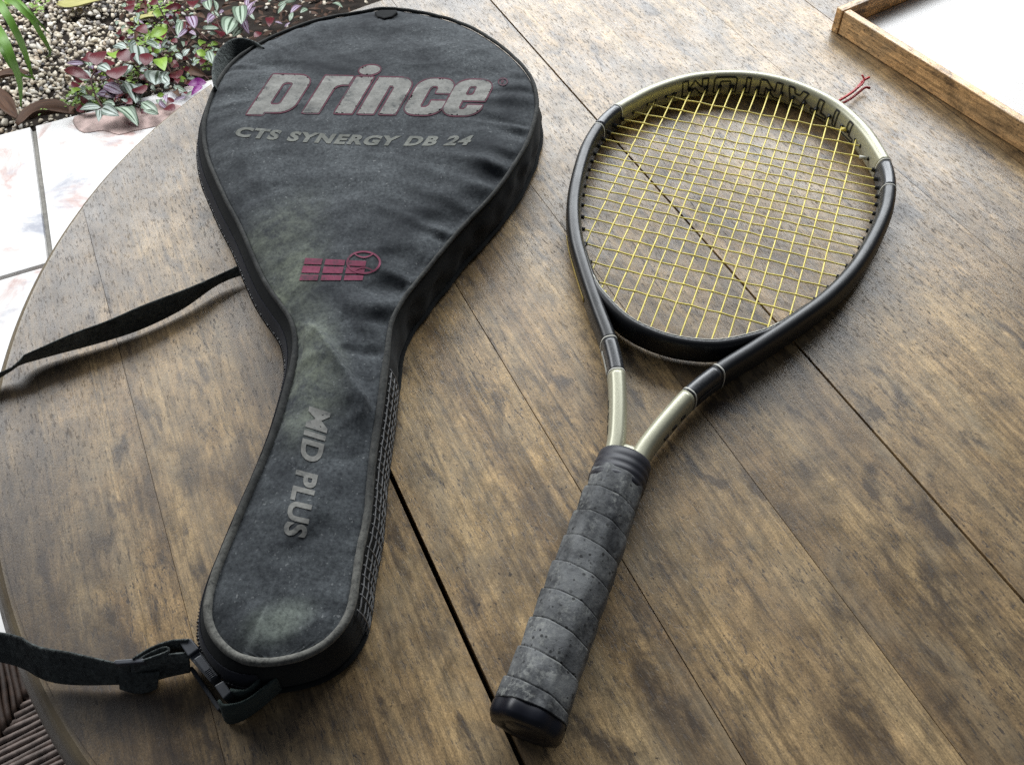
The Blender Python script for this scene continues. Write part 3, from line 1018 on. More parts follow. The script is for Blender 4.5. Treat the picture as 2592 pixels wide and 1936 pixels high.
SEAT_Z = -0.285
hs = CS / 2
nst = 72
for side in range(4):
    mb = MB()
    for i in range(nst):
        t = -hs + CS * (i + 0.5) / nst
        reach = hs - abs(t)                 # strand runs from rail inwards to the diagonal
        d0, d1 = hs + 0.004, abs(t)
        if d0 - d1 < 0.006:
            d1 = d0 - 0.006
        P = []
        for s in np.linspace(0, 1, 9):
            d = d0 + (d1 - d0) * s
            z = SEAT_Z - 0.006 * (1 - math.cos(min(1, (1 - abs(d) / hs) * 1.6) * 1.5)) + 0.0012 * math.sin(i * 2.1) + (0 if s > 0 else -0.012)
            jt = t + 0.0006 * math.sin(s * 9 + i * 1.7)
            P.append([(d, jt), (-jt, d), (-d, -jt), (jt, -d)][side] + (z,))
        P = np.array([chair_pt(*p) for p in P])
        v, f = tube(P, 0.0031 * (1 + 0.1 * math.sin(i * 5.3)), 7)
        mb.add(v, f)
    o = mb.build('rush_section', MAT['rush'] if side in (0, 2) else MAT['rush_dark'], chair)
    o['kind'] = 'stuff'
bx, bf = bevel_box(CS - 0.006, CS - 0.006, 0.02, 0.003)
obj('cord_shade_backing', rotz(bx, ca) + (cen[0], cen[1], SEAT_Z - 0.024), bf, MAT['under'], chair, smooth=False)  # dark plate added beneath the cords so the gaps between them look shaded
for sx, sy in ((1, 1), (1, -1), (-1, 1), (-1, -1)):
    P = np.array([chair_pt(sx * (hs + 0.006), sy * (hs + 0.006), z) for z in (FLOOR_Z, -0.55, SEAT_Z + 0.012)])
    v, f = tube(P, np.array([0.014, 0.018, 0.017]), 12)
    obj('leg', v, f, MAT['chair_wood'], chair)
for side in range(4):
    e = [((hs, -hs), (hs, hs)), ((-hs, hs), (hs, hs)), ((-hs, -hs), (-hs, hs)), ((-hs, -hs), (hs, -hs))][side]
    for zz, rr, nm in ((SEAT_Z - 0.022, 0.012, 'seat_rail'), (FLOOR_Z + 0.16, 0.009, 'stretcher')):
        v, f = tube(np.array([chair_pt(e[0][0], e[0][1], zz), chair_pt(e[1][0], e[1][1], zz)]), rr, 10)
        obj(nm, v, f, MAT['chair_wood'], chair)

# ------------------------------------------------------------------ round table of boards
YP = R(-22.16)
table = thing('round_table', (TABLE_C[0], TABLE_C[1], FLOOR_Z), -YP, 'round table of worn stained wooden planks', 'table')
# table-local x = across the boards, y = along them; board tops at local z = -FLOOR_Z
TZ = -FLOOR_Z
UC = TABLE_C[0] * math.cos(YP) - TABLE_C[1] * math.sin(YP)      # table centre across the boards
seams = [(-0.1151, 0.0002), (0.0420, 0.0034), (0.1575, 0.0006), (0.2694, 0.0003), (0.3697, 0.0017), (0.5752, 0.0003), (0.678, 0.0008), (0.765, 0.0008)]
edges = [(-1.0, 0)] + seams + [(2.0, 0)]
levels = [(TABLE_R - 0.003, 0.0), (TABLE_R, -0.0005), (TABLE_R + 0.0033, -0.0024), (TABLE_R + 0.0070, -0.0060), (TABLE_R + 0.0112, -0.0120), (TABLE_R + 0.0138, -0.0190), (TABLE_R + 0.0142, -0.026), (TABLE_R + 0.010, -0.031)]
for i in range(len(edges) - 1):
    a = edges[i][0] - UC + edges[i][1] / 2
    c = edges[i + 1][0] - UC - edges[i + 1][1] / 2
    rings = []
    na = 40
    dz = rng.uniform(-0.0003, 0.0003)
    for rk, zk in levels:
        lo_, hi_ = max(a, -rk * 0.99999), min(c, rk * 0.99999)
        # cluster samples where the arc is steep
        tt = np.linspace(math.asin(lo_ / rk), math.asin(hi_ / rk), na)
        us = rk * np.sin(tt); vs = rk * np.cos(tt)
        ring = [(u, w) for u, w in zip(us, vs)] + [(u, -w) for u, w in zip(us[::-1], vs[::-1])]
        rings.append([(p[0], p[1], TZ + zk + dz) for p in ring])
    # tiny eased edge along the seams: top ring drawn in a hair
    top = [(np.clip(p[0], a + 0.0001, c - 0.0001), p[1], TZ + dz) for p in rings[0]]
    rings[0] = [(p[0], p[1], TZ - 0.0003 + dz) for p in rings[0]]
    rings.insert(0, top)
    n = len(top)
    V = [p for r_ in rings for p in r_]
    F = [tuple(range(n))[::-1]]
    for k in range(len(rings) - 1):
        for j in range(n):
            l = (j + 1) % n
            F.append((k * n + j, k * n + l, (k + 1) * n + l, (k + 1) * n + j))
    F.append(tuple((len(rings) - 1) * n + j for j in range(n)))
    o = obj('plank', V, F, MAT['plank'], table, smooth=False, local=True)
    bmx = bmesh.new(); bmx.from_mesh(o.data); bmesh.ops.recalc_face_normals(bmx, faces=bmx.faces); bmx.to_mesh(o.data); bmx.free()
v, f = tube(np.array([[0, 0, TZ - 0.050], [0, 0, TZ - 0.0325]]), 0.47, 64)
obj('seam_shade_backing', v, f, MAT['under'], table, smooth=False, local=True)  # unseen near-black disc added below the planks to keep the seams dark
prof = [(0.0, 0.06), (0.05, 0.055), (0.2, 0.05), (0.35, 0.06), (0.5, 0.045), (TZ - 0.051, 0.07)]
v, f = tube(np.array([[0, 0, max(z, 0.03)] for z, r_ in prof]), np.array([r_ for z, r_ in prof]), 24)
obj('pedestal', v, f, MAT['pedestal'], table, local=True)
for k in range(4):
    bx, bf = bevel_box(0.30, 0.07, 0.05, 0.008)
    bx = rotz(bx + (0.19, 0, 0.026), k * math.pi / 2 + 0.6)
    obj('foot', bx, bf, MAT['pedestal'], table, smooth=False, local=True)

# ------------------------------------------------------------------ tray
TC = at(2120, 88, 0.0)
td = np.array([0.487 - 0.374, 0.636 - 0.85]); td /= np.linalg.norm(td)
ta = math.atan2(td[1], td[0])
tray = thing('wooden_tray', (TC[0], TC[1], 0.0), ta, 'shallow orange-brown wooden tray with low plain sides', 'tray')
# local x runs along the near side, local y away from the camera side
LX, LY, TH, WH = 0.42, 0.27, 0.009, 0.026


def tray_board(name, x0, x1, y0, y1, z0, z1, mat):
    b_, f_ = bevel_box(x1 - x0, y1 - y0, z1 - z0, 0.0009)
    o = obj(name, b_, f_, mat, tray, smooth=False, local=True)
    o.location = ((x0 + x1) / 2, (y0 + y1) / 2, (z0 + z1) / 2)
    if x1 - x0 > y1 - y0:                # turn the grain along the board
        o.data.transform(Matrix.Rotation(math.pi / 2, 4, 'Z'))
        o.rotation_euler = (0, 0, -math.pi / 2)
    return o


tray_board('side_board', 0.0, LX - TH, 0, TH, 0.0008, WH, MAT['tray'])
tray_board('end_board', -TH - 0.0004, -0.0004, -0.001, LY, 0.0004, WH + 0.0008, MAT['tray'])
tray_board('side_board', 0.0, LX - TH, LY - TH, LY, 0.0008, WH, MAT['tray'])
tray_board('end_board', LX - TH + 0.0004, LX, 0, LY, 0.0008, WH, MAT['tray'])
tray_board('base_board', 0.0004, LX - TH - 0.0004, TH + 0.0004, LY - TH - 0.0004, 0.002, 0.006, MAT['tray_base'])
#PART2
# ------------------------------------------------------------------ racket cover
BAGPX = [(977,27),(897.6,39.7),(814,54),(739,79),(668,111),(617.8,142),(584,171),(555,213),(534,263),(522,309),(522,355),(532,405),(551,451),(580,514),(613.6,576),(649.5,660),(673.7,711),(704,757),(734,796),(749,832.5),(754,878),(749.4,925),(731,997),(710,1069.5),(685.9,1136),(658.6,1202.7),(628,1272),(601,1336),(577,1396),(551.5,1458),(535.7,1517),(533.5,1571),(556,1616),(592,1652.6),(642,1670.7),(696,1670.7),(777.6,1652.6),(841,1612),(877,1562),(890.6,1508),(904,1404),(922,1327),(928,1278),(934,1202.7),(943,1127),(958,1030),(968,950),(976.5,887),(982.5,832.5),(994.6,796),(1025,747.7),(1064,699),(1100,655),(1148,597),(1198,543),(1252.6,484),(1298.5,417.6),(1332,359),(1352.8,292),(1355,250.6),(1340,200),(1302.7,154.5),(1252.6,113),(1190,75),(1127,52),(1064.6,37.6)]
ZP = 0.040
bag = thing('racket_cover', tuple(BAG0), 0, 'dusty charcoal padded racket cover with grey lettering, zip and shoulder strap', 'racket cover')
NO = 520
OUT = catmull(ats(BAGPX, ZP), NO, True)[:, :2]
OUT = smooth_loop(OUT, 8)
tan = np.roll(OUT, -1, 0) - np.roll(OUT, 1, 0)
tan /= np.linalg.norm(tan, axis=1)[:, None]
NRM = np.c_[tan[:, 1], -tan[:, 0]]
if (NRM * (OUT - OUT.mean(0))).sum() < 0:
    NRM = -NRM
NRM = smooth_loop(NRM, 6)
NRM /= np.linalg.norm(NRM, axis=1)[:, None]
arc = np.r_[0, np.cumsum(np.linalg.norm(np.diff(OUT, axis=0), axis=1))]
it, ib = OUT[:, 1].argmax(), OUT[:, 1].argmin()
roll = np.roll(np.arange(NO), -it)
kb = list(roll).index(ib)
Lb, Rb = OUT[roll[:kb + 1]], OUT[np.r_[roll[kb:], roll[0]]]
y0_, y1_ = OUT[ib, 1], OUT[it, 1]
NY, NX = 330, 120
ty = np.linspace(0, 1, NY)
ty = 0.35 * ty + 0.65 * (0.5 - 0.5 * np.cos(np.pi * ty)) if False else ty
ends = 0.5 - 0.5 * np.cos(np.pi * ty)
ty = np.where(True, 0.72 * ty + 0.28 * ends, ty)
# pack extra rows into both rounded ends
yy = y0_ + (y1_ - y0_) * ty
def mono(br, yq):
    o = np.argsort(br[:, 1])
    return np.interp(yq, br[o, 1], br[o, 0])
xl, xr = mono(Lb, yy), mono(Rb, yy)
uu = np.linspace(0, 1, NX)
uu = 0.6 * uu + 0.4 * (0.5 - 0.5 * np.cos(np.pi * uu))
GX = xl[:, None] + (xr - xl)[:, None] * uu[None, :]
GY = np.repeat(yy[:, None], NX, 1)
G = np.c_[GX.ravel(), GY.ravel()]
D = np.empty(len(G)); AI = np.empty(len(G), int)
for s in range(0, len(G), 4000):
    dd = ((G[s:s + 4000, None, :] - OUT[None]) ** 2).sum(2)
    AI[s:s + 4000] = dd.argmin(1)
    D[s:s + 4000] = np.sqrt(dd.min(1))
edge_mask = np.zeros((NY, NX), bool); edge_mask[:, 0] = edge_mask[:, -1] = True; edge_mask[0] = edge_mask[-1] = True
D[edge_mask.ravel()] = 0

hgt = ZP + 0.0075 * (1 - np.exp(-D / 0.016))
# puckers along the seams
nx_, ny_ = NRM[:, 0], NRM[:, 1]
yo = OUT[:, 1]
amp = np.full(NO, 0.0007)
amp = np.where((nx_ > 0.3) & (yo > 0.40) & (yo < 0.74), 0.0034, amp)
amp = np.where((nx_ > 0.3) & (yo > 0.43) & (yo < 0.56), 0.0042, amp)
amp = np.where((nx_ < -0.3) & (yo > 0.70), 0.0017, amp)
amp = np.where((yo < 0.23), 0.0011, amp)
amp = smooth_loop(amp[:, None], 30)[:, 0]
ph = np.array([2 * np.pi * a / 0.030 + 6.5 * noise.noise((a * 22, 3.1, 0)) + 2.5 * noise.noise((a * 60, 7.7, 0)) for a in arc])
am2 = np.array([0.35 + 1.1 * max(0, 0.45 + noise.noise((a * 17, 9.0, 1))) for a in arc])
fall = np.array([0.016 + 0.03 * max(0, 0.4 + noise.noise((a * 13, 1.0, 5))) for a in arc])
slant = D * 26
tn = np.roll(OUT, -1, 0) - np.roll(OUT, 1, 0)
tn /= np.linalg.norm(tn, axis=1)[:, None]
ac = arc[AI] + np.clip(((G - OUT[AI]) * tn[AI]).sum(1), -0.0015, 0.0015)
ip = lambda q: np.interp(ac, arc, q)
hgt += ip(amp) * ip(am2) * np.exp(-D / ip(fall)) * (1 - np.exp(-D / 0.004)) * np.sin(ip(ph) + slant)
# slack in the cloth
for i in range(len(G)):
    if D[i] > 0.002:
        x, y = G[i]
        w = min(1, D[i] / 0.02)
        rg_ = max(0.0, 1 - abs(noise.noise((x * 11 + y * 5, y * 24 - x * 6, 8.0)) * 2.4)) ** 3
        hgt[i] += w * (0.0009 * rg_ + 0.0014 * noise.noise((x * 9, y * 22, 0.3)) + 0.0010 * noise.noise((x * 26 + 5, y * 50, 2)) + 0.00035 * noise.noise((x * 90, y * 120, 4)))


def seg_fold(px, a, wl, wr, taper=0.03):
    """crease along a polyline: +a on its left falling off over wl, dip on its right over wr"""
    P = catmull(ats(px, ZP + 0.006), 40)[:, :2]
    T = np.gradient(P, axis=0)
    T /= np.linalg.norm(T, axis=1)[:, None]
    d2 = ((G[:, None, :] - P[None]) ** 2).sum(2)
    k = d2.argmin(1)
    dv = G - P[k]
    sgn = T[k, 0] * dv[:, 1] - T[k, 1] * dv[:, 0]
    q = np.where(sgn > 0, 1, -1) * np.sqrt(d2.min(1))
    s = k / 39.0
    along = np.clip(np.minimum(s, 1 - s) / 0.18, 0, 1)
    endd = np.where((k == 0) | (k == 39), np.exp(-(np.sqrt(d2.min(1)) / 0.006) ** 2), 1.0)
    prof = np.where(q > 0, a * np.exp(-np.abs(q) / wl), a - 1.25 * a * (1 - np.exp(-np.abs(q) / (wr * 0.22))) * np.exp(-np.abs(q) / wr) - a * (1 - np.exp(-np.abs(q) / wr)))
    return prof * along * endd * np.minimum(1, D / 0.008)


def ridge(px, a, w):
    P = catmull(ats(px, ZP + 0.006), 30)[:, :2]
    d2 = ((G[:, None, :] - P[None]) ** 2).sum(2)
    k = d2.argmin(1)
    along = np.sin(np.pi * np.clip(k / 29.0, 0.0, 1.0)) ** 0.7
    return a * along * np.exp(-d2.min(1) / w ** 2) * np.minimum(1, D / 0.006)


# one deep fold across the neck, then smaller creases
hgt += seg_fold([(992, 1088), (905, 985), (850, 905), (820, 860), (790, 828), (752, 812)], 0.0115, 0.028, 0.017)
for px, a, w in [([(745, 1400), (790, 1300), (845, 1160)], 0.0032, 0.011), ([(690, 1440), (760, 1380), (850, 1330)], -0.0022, 0.008),
                 ([(1100, 668), (1040, 640), (960, 645)], -0.0038, 0.009), ([(1050, 735), (990, 712), (900, 730)], -0.0036, 0.010),
                 ([(1000, 800), (950, 790), (890, 800)], 0.0030, 0.010), ([(985, 850), (930, 850), (870, 830)], -0.0030, 0.009),
                 ([(970, 930), (930, 890), (880, 860)], -0.0030, 0.010), ([(1195, 560), (1120, 545), (1040, 570)], -0.0032, 0.009),
                 ([(1310, 420), (1240, 405), (1170, 420)], 0.0024, 0.010), ([(1255, 490), (1180, 480), (1090, 500)], 0.0020, 0.010),
                 ([(1340, 345), (1270, 318), (1210, 322)], -0.0022, 0.010), ([(560, 225), (640, 195), (720, 190)], 0.0020, 0.010),
                 ([(600, 175), (680, 165), (760, 175)], -0.0018, 0.009), ([(540, 265), (610, 245), (680, 255)], -0.0018, 0.010),
                 ([(1330, 210), (1290, 240), (1210, 262)], 0.0016, 0.010), ([(640, 1120), (720, 1090), (800, 1110)], 0.0018, 0.010),
                 ([(620, 470), (800, 440), (980, 450)], 0.0013, 0.016), ([(660, 540), (830, 500), (1000, 480)], -0.0013, 0.016),
                 ([(780, 80), (950, 95), (1150, 80)], -0.0012, 0.016), ([(880, 1240), (860, 1120), (900, 1020)], -0.0020, 0.014),
                 ([(1000, 140), (1120, 120), (1250, 150)], 0.0012, 0.015)]:
    hgt += ridge(px, a, w)
H2 = hgt.reshape(NY, NX)
for _ in range(1):
    Hs = H2.copy()
    Hs[1:-1, 1:-1] = 0.5 * H2[1:-1, 1:-1] + 0.125 * (H2[:-2, 1:-1] + H2[2:, 1:-1] + H2[1:-1, :-2] + H2[1:-1, 2:])
    H2 = Hs
PVs = np.c_[G, H2.ravel()]
PFs = [(i * NX + j, i * NX + j + 1, (i + 1) * NX + j + 1, (i + 1) * NX + j) for i in range(NY - 1) for j in range(NX - 1)]
panel = obj('top_panel', PVs, PFs, MAT['fabric'], bag)
BVH = BVHTree.FromPolygons([tuple(p) for p in PVs], PFs)


def on_panel(px, lift=0.0006):
    """project photograph pixels on to the padded panel"""
    out = []
    for x, y in px:
        d = Vector(ray(x, y)).normalized()
        h, nrm, idx, dist = BVH.ray_cast(Vector((0, 0, CAM_H)), d)
        if h is None:
            q = at(x, y, ZP + 0.004)
            out.append(q)
        else:
            nn = nrm if nrm.z > 0 else -nrm
            out.append(np.array(h) + lift * np.array(nn))
    return np.array(out)


# gusset
amp_g = 0.0045 + 0.0088 * np.clip(-NRM[:, 0] / 0.6, 0, 1)
amp_g = smooth_loop(amp_g[:, None], 12)[:, 0]
glev = [(0.0395, 0.0), (0.0372, 0.30), (0.033, 0.62), (0.027, 0.88), (0.020, 1.0), (0.012, 0.95), (0.005, 0.78), (0.0012, 0.55)]


def gus(i, z, extra=0.0, slack=1.0):
    zs = [l[0] for l in glev][::-1]; fs = [l[1] for l in glev][::-1]
    fr = np.interp(z, zs, fs)
    wr = (0.0036 if OUT[i % NO, 1] > 0.41 else 0.0008) * noise.noise((arc[i % NO] * 60 + z * 300, z * 40, 0.5)) * math.sin(math.pi * min(1, max(0, z / 0.04))) * slack if NRM[i % NO, 0] > -0.2 else 0.0
    p = OUT[i % NO] + NRM[i % NO] * (amp_g[i % NO] * fr + extra + wr)
    return np.array([p[0], p[1], z])


V = np.array([[gus(i, z) for i in range(NO)] for z, _ in glev]).reshape(-1, 3)
F = []
for k in range(len(glev) - 1):
    for i in range(NO):
        j = (i + 1) % NO
        F.append((k * NO + i, k * NO + j, (k + 1) * NO + j, (k + 1) * NO + i))
F.append(tuple((len(glev) - 1) * NO + i for i in range(NO)))
gusset = obj('gusset', V, F, MAT['gusset'], bag)
bmx = bmesh.new(); bmx.from_mesh(gusset.data); bmesh.ops.recalc_face_normals(bmx, faces=bmx.faces); bmx.to_mesh(gusset.data); bmx.free()

# piping, thicker and paler round the handle end
rad = np.where(OUT[:, 1] < 0.42, 0.0026, 0.0018)
rad = smooth_loop(rad[:, None], 20)[:, 0]
pp = np.array([[*(OUT[i] + NRM[i] * 0.0016), ZP + 0.0014 + 0.0005 * noise.noise((arc[i] * 70, 0, 0))] for i in range(NO)])
rj = rad * (1 + 0.10 * np.array([noise.noise((a * 130, 4, 4)) for a in arc]))
v, f = tube(pp, rj, 10, True)
obj('piping', v, f, MAT['piping'], bag)
pb = np.array([gus(i, 0.0042, 0.0012) for i in range(NO)])
v, f = tube(pb, 0.0021, 8, True)
obj('piping', v, f, MAT['gusset'], bag)

# zip along the left gusset
iz = [i for i in roll[:kb + 1] if OUT[i, 1] < 0.80 and NRM[i, 0] < -0.15]
tape_hi = np.array([gus(i, 0.0315, 0.0006) for i in iz]); tape_lo = np.array([gus(i, 0.0190, 0.0008) for i in iz])
v, f = ribbon(tape_hi, tape_lo, 0.0008)
zipper = obj('zip_tape', v, f, MAT['tape'], bag)


def coil(pts, r):
    P = catmull(pts, int(np.linalg.norm(np.diff(pts, axis=0), axis=1).sum() / 0.00075))
    rr_ = r * (1 + 0.30 * np.sign(np.sin(np.arange(len(P)) * np.pi / 1.5)))
    return tube(P, rr_, 6)


v, f = coil(np.array([gus(i, 0.0175, 0.0014) for i in iz]), 0.0014)
obj('zip_coil', v, f, MAT['zip'], zipper, root=bag)
iz2 = [i for i in iz if 0.235 < OUT[i, 1] < 0.46]
m2 = len(iz2)
v, f = coil(np.array([gus(i, 0.0175 - 0.0085 * math.sin(math.pi * k / (m2 - 1)) ** 0.6, 0.0014 + 0.0030 * math.sin(math.pi * k / (m2 - 1)) ** 0.6) for k, i in enumerate(iz2)]), 0.0014)
obj('zip_coil', v, f, MAT['zip'], zipper, root=bag)

# open netting let into the right side of the handle
inet = [i for i in range(NO) if NRM[i, 0] > 0.35 and 0.215 < OUT[i, 1] < 0.405]
inet.sort(key=lambda i: -OUT[i, 1])
mb = MB()
for z in (0.0335, 0.0265, 0.0195, 0.0125, 0.006):
    v, f = tube(np.array([gus(i, z, 0.0022 + 0.0003 * math.sin(i * 1.3), 0.15) for i in inet[::2]]), 0.00062, 5)
    mb.add(v, f)
al = np.r_[0, np.cumsum([np.linalg.norm(OUT[inet[k + 1]] - OUT[inet[k]]) for k in range(len(inet) - 1)])]
s = 0.0
while s < al[-1]:
    i = inet[int(np.interp(s, al, np.arange(len(inet))))]
    v, f = tube(np.array([gus(i, z, 0.0024, 0.15) for z in (0.036, 0.030, 0.0265, 0.023, 0.0195, 0.016, 0.0125, 0.009, 0.0045)]), 0.00062, 5)
    mb.add(v, f)
    s += 0.0068 * (1 + 0.08 * math.sin(s * 900))
o = mb.build('side_netting', MAT['net'], bag)
o['kind'] = 'stuff'

# --- printing on the panel
def refine(V2, F, maxlen, it=4):
    bm = bmesh.new()
    vs = [bm.verts.new((p[0], p[1], 0)) for p in V2]
    for q in F:
        try:
            bm.faces.new([vs[i] for i in q])
        except ValueError:
            pass
    bmesh.ops.triangulate(bm, faces=list(bm.faces))
    for _ in range(it):
        e = [x for x in bm.edges if x.calc_length() > maxlen]
        if not e:
            break
        bmesh.ops.subdivide_edges(bm, edges=e, cuts=1)
        bmesh.ops.triangulate(bm, faces=[q for q in bm.faces if len(q.verts) > 3])
    bm.verts.index_update()
    v = np.array([p.co[:2] for p in bm.verts])
    f = [tuple(q.index for q in fc.verts) for fc in bm.faces]
    bm.free()
    return v, f


def fill(loops):
    vs, ed = [], []
    for lp in loops:
        n0 = len(vs)
        vs += [Vector((float(p[0]), float(p[1]))) for p in lp]
        ed += [(n0 + i, n0 + (i + 1) % len(lp)) for i in range(len(lp))]
    r = delaunay_2d_cdt(vs, ed, [], 0, 1e-9)
    V2 = np.array([p[:] for p in r[0]])
    F2 = []
    for q in r[2]:
        c_ = V2[list(q)].mean(0)
        inside = False
        for lp in loops:
            a_ = np.asarray(lp, float); b_ = np.roll(a_, -1, 0)
            cond = (a_[:, 1] > c_[1]) != (b_[:, 1] > c_[1])
            xs = a_[:, 0] + (c_[1] - a_[:, 1]) / np.where(cond, b_[:, 1] - a_[:, 1], 1.0) * (b_[:, 0] - a_[:, 0])
            inside ^= bool(np.sum(cond & (xs > c_[0])) % 2)
        if inside:
            F2.append(tuple(q))
    return V2, F2


def text2d(body, bold=0.0, space=1.0):
    cu_ = bpy.data.curves.new('text', 'FONT')
    cu_.body = body
    cu_.offset = bold
    cu_.resolution_u = 4
    cu_.space_character = space
    t = bpy.data.objects.new('text', cu_)
    col.objects.link(t)
    dg = bpy.context.evaluated_depsgraph_get()
    me = bpy.data.meshes.new_from_object(t.evaluated_get(dg))
    v = np.array([p.co[:2] for p in me.vertices])
    f = [tuple(p.vertices) for p in me.polygons]
    bpy.data.objects.remove(t)
    bpy.data.curves.remove(cu_)
    bpy.data.meshes.remove(me)
    v = (v - v.min(0)) / (v.max(0) - v.min(0))
    return v, f


def quad_px(uv, bl, br, tl, tr, sag=0.0):
    u, w = uv[:, 0:1], uv[:, 1:2]
    bl, br, tl, tr = map(np.array, (bl, br, tl, tr))
    p = bl * (1 - u) * (1 - w) + br * u * (1 - w) + tl * (1 - u) * w + tr * u * w
    p = p.astype(float)
    p[:, 1:2] += sag * 4 * u * (1 - u)
    return p


def printed(name, px, faces, mat, lift=0.0004):
    v, f = refine(px, faces, 6.0)
    return obj(name, on_panel(v, lift), f, mat, panel, smooth=True, root=bag)


def arcp(cx, cy, rx, ry, a0, a1, n=7):
    return [(cx + rx * math.cos(R(a)), cy + ry * math.sin(R(a))) for a in np.linspace(a0, a1, n)]


def glyphs():
    s, out = 0.070, []
    rx, ry = 0.062, 0.24

    def shift(lps, x):
        return [[(p[0] + x, p[1]) for p in lp] for lp in lps]

    def rrect(x0, y0_, x1, y1_, a, b_):
        return arcp(x1 - a, y0_ + b_, a, b_, -90, 0, 5) + arcp(x1 - a, y1_ - b_, a, b_, 0, 90, 5) + arcp(x0 + a, y1_ - b_, a, b_, 90, 180, 5) + arcp(x0 + a, y0_ + b_, a, b_, 180, 270, 5)
    w = 0.185
    p = [[(0, -0.07), (s, -0.07), (s, 0.0)] + arcp(w - rx, ry, rx, ry, -90, 0) + arcp(w - rx, 1 - ry, rx, ry, 0, 90) + [(0, 1)],
         rrect(s, 0.2, w - s * 0.98, 0.8, 0.016, 0.07)]
    r_ = [[(0, 0), (s, 0), (s, 0.66)] + arcp(s + 0.035, 0.66, 0.035, 0.12, 180, 90, 5) + [(0.125, 0.78), (0.125, 1), (0, 1)]]
    i_ = [[(0, 0), (s * 1.1, 0), (s * 1.1, 1), (0, 1)], arcp(0.040, 1.19, 0.046, 0.13, 0, 340, 18)]
    w = 0.165
    n_ = [[(0, 0), (s, 0), (s, 0.78), (w - s - 0.012, 0.78), (w - s, 0.72), (w - s, 0), (w, 0)] + arcp(w - rx, 1 - ry, rx, ry, 0, 90) + [(0, 1)]]
    w = 0.165
    s = 0.064
    c_ = [[(w, 0.61)] + arcp(w - rx, 1 - ry, rx, ry, 0, 90) + arcp(rx, 1 - ry, rx, ry, 90, 180) + arcp(rx, ry, rx, ry, 180, 270) + arcp(w - rx, ry, rx, ry, 270, 360)
          + [(w, 0.39), (w - s, 0.39), (w - s, 0.26), (w - s - 0.01, 0.2), (s + 0.008, 0.2), (s, 0.26), (s, 0.74), (s + 0.008, 0.8), (w - s - 0.01, 0.8), (w - s, 0.74), (w - s, 0.61)]]
    w = 0.165
    s = 0.066
    e_ = [[(w, 0.42)] + arcp(w - rx, 1 - ry, rx, ry, 0, 90) + arcp(rx, 1 - ry, rx, ry, 90, 180) + arcp(rx, ry, rx, ry, 180, 270) + arcp(w - rx, ry, rx, ry, 270, 350)
          + [(w, 0.29), (w - s, 0.29), (w - s, 0.22), (w - s - 0.008, 0.17), (s + 0.008, 0.17), (s, 0.22), (s, 0.42)],
          rrect(s, 0.57, w - s * 0.98, 0.82, 0.010, 0.05)]
    for g, x in ((p, 0.0), (r_, 0.237), (i_, 0.377), (n_, 0.478), (c_, 0.668), (e_, 0.838)):
        out.append(shift(g, x))
    return out


WQ = dict(bl=(629, 284), br=(1206, 294), tl=(692, 190), tr=(1252, 205))


def dense(lp, maxl):
    o = []
    n = len(lp)
    for i in range(n):
        a, b_ = np.array(lp[i]), np.array(lp[(i + 1) % n])
        k = max(1, int(math.ceil(np.linalg.norm(b_ - a) / maxl)))
        o += [a + (b_ - a) * j / k for j in range(k)]
    return np.array(o)


word, halo = MB(), MB()
for g in glyphs():
    pl = [dense(quad_px(np.array(lp), **WQ), 6.0) for lp in g]
    areas = [0.5 * np.sum(l[:, 0] * np.roll(l[:, 1], -1) - l[:, 1] * np.roll(l[:, 0], -1)) for l in pl]
    if len(g) == 2 and g[1][0][1] > 1.05:          # the i and its dot
        groups = [[pl[0]], [pl[1]]]
    else:
        groups = [pl]
    for gr in groups:
        vv, ff = fill(gr)
        vv, ff = refine(vv, ff, 4.5, 6)
        word.add(on_panel(vv, 0.0005), ff)
    for li, l in enumerate(pl):
        hole = (li == 1 and len(groups) == 1)
        t_ = np.roll(l, -1, 0) - np.roll(l, 1, 0)
        t_ /= np.linalg.norm(t_, axis=1)[:, None] + 1e-9
        nn = np.c_[t_[:, 1], -t_[:, 0]] * np.sign(areas[li])
        if hole:
            nn = -nn
        a_ = on_panel(l + nn * 0.5, 0.0004); b_ = on_panel(l + nn * 3.8, 0.0004)
        m = len(l)
        halo.add(np.vstack([a_, b_]), [(i, (i + 1) % m, m + (i + 1) % m, m + i) for i in range(m)])
word.build('printed_lettering', MAT['print_grey'], panel, root=bag)
halo.build('printed_outline', MAT['print_pink_dim'], panel, root=bag)

tv, tf = text2d('CTS SYNERGY DB 24', 0.05, 1.16)
tv[:, 0] = tv[:, 0]
printed('printed_lettering', quad_px(tv, (590, 346), (1184, 369), (606, 321), (1203, 343.5), 10.0), tf, MAT['print_dim'])
tv, tf = text2d('MID PLUS', 0.036, 1.06)
printed('printed_lettering', quad_px(tv, (783, 1028), (716, 1352), (838, 1046), (774, 1364)), tf, MAT['print_grey'])
# registered mark
th_ = np.linspace(0, 2 * np.pi, 28, endpoint=False)
ro = np.c_[1273 + 12.5 * np.cos(th_), 209 + 10 * np.sin(th_)]; ri = np.c_[1273 + 10 * np.cos(th_), 209 + 7.7 * np.sin(th_)]
mk = MB()
mk.add(np.vstack([on_panel(ro, 0.0008), on_panel(ri, 0.0008)]), [(i, (i + 1) % 28, 28 + (i + 1) % 28, 28 + i) for i in range(28)])
tv, tf = text2d('R', 0.01)
mk.add(on_panel(quad_px(tv, (1268, 215), (1276, 215), (1270, 204), (1278, 204)), 0.0008), tf)
mk.build('printed_mark', MAT['print_pink_dim'], panel, root=bag)


def z3(l):
    l = np.asarray(l, float)
    return np.c_[480 + l[:, 0] * 0.30273, 560 + l[:, 1] * 0.30273]


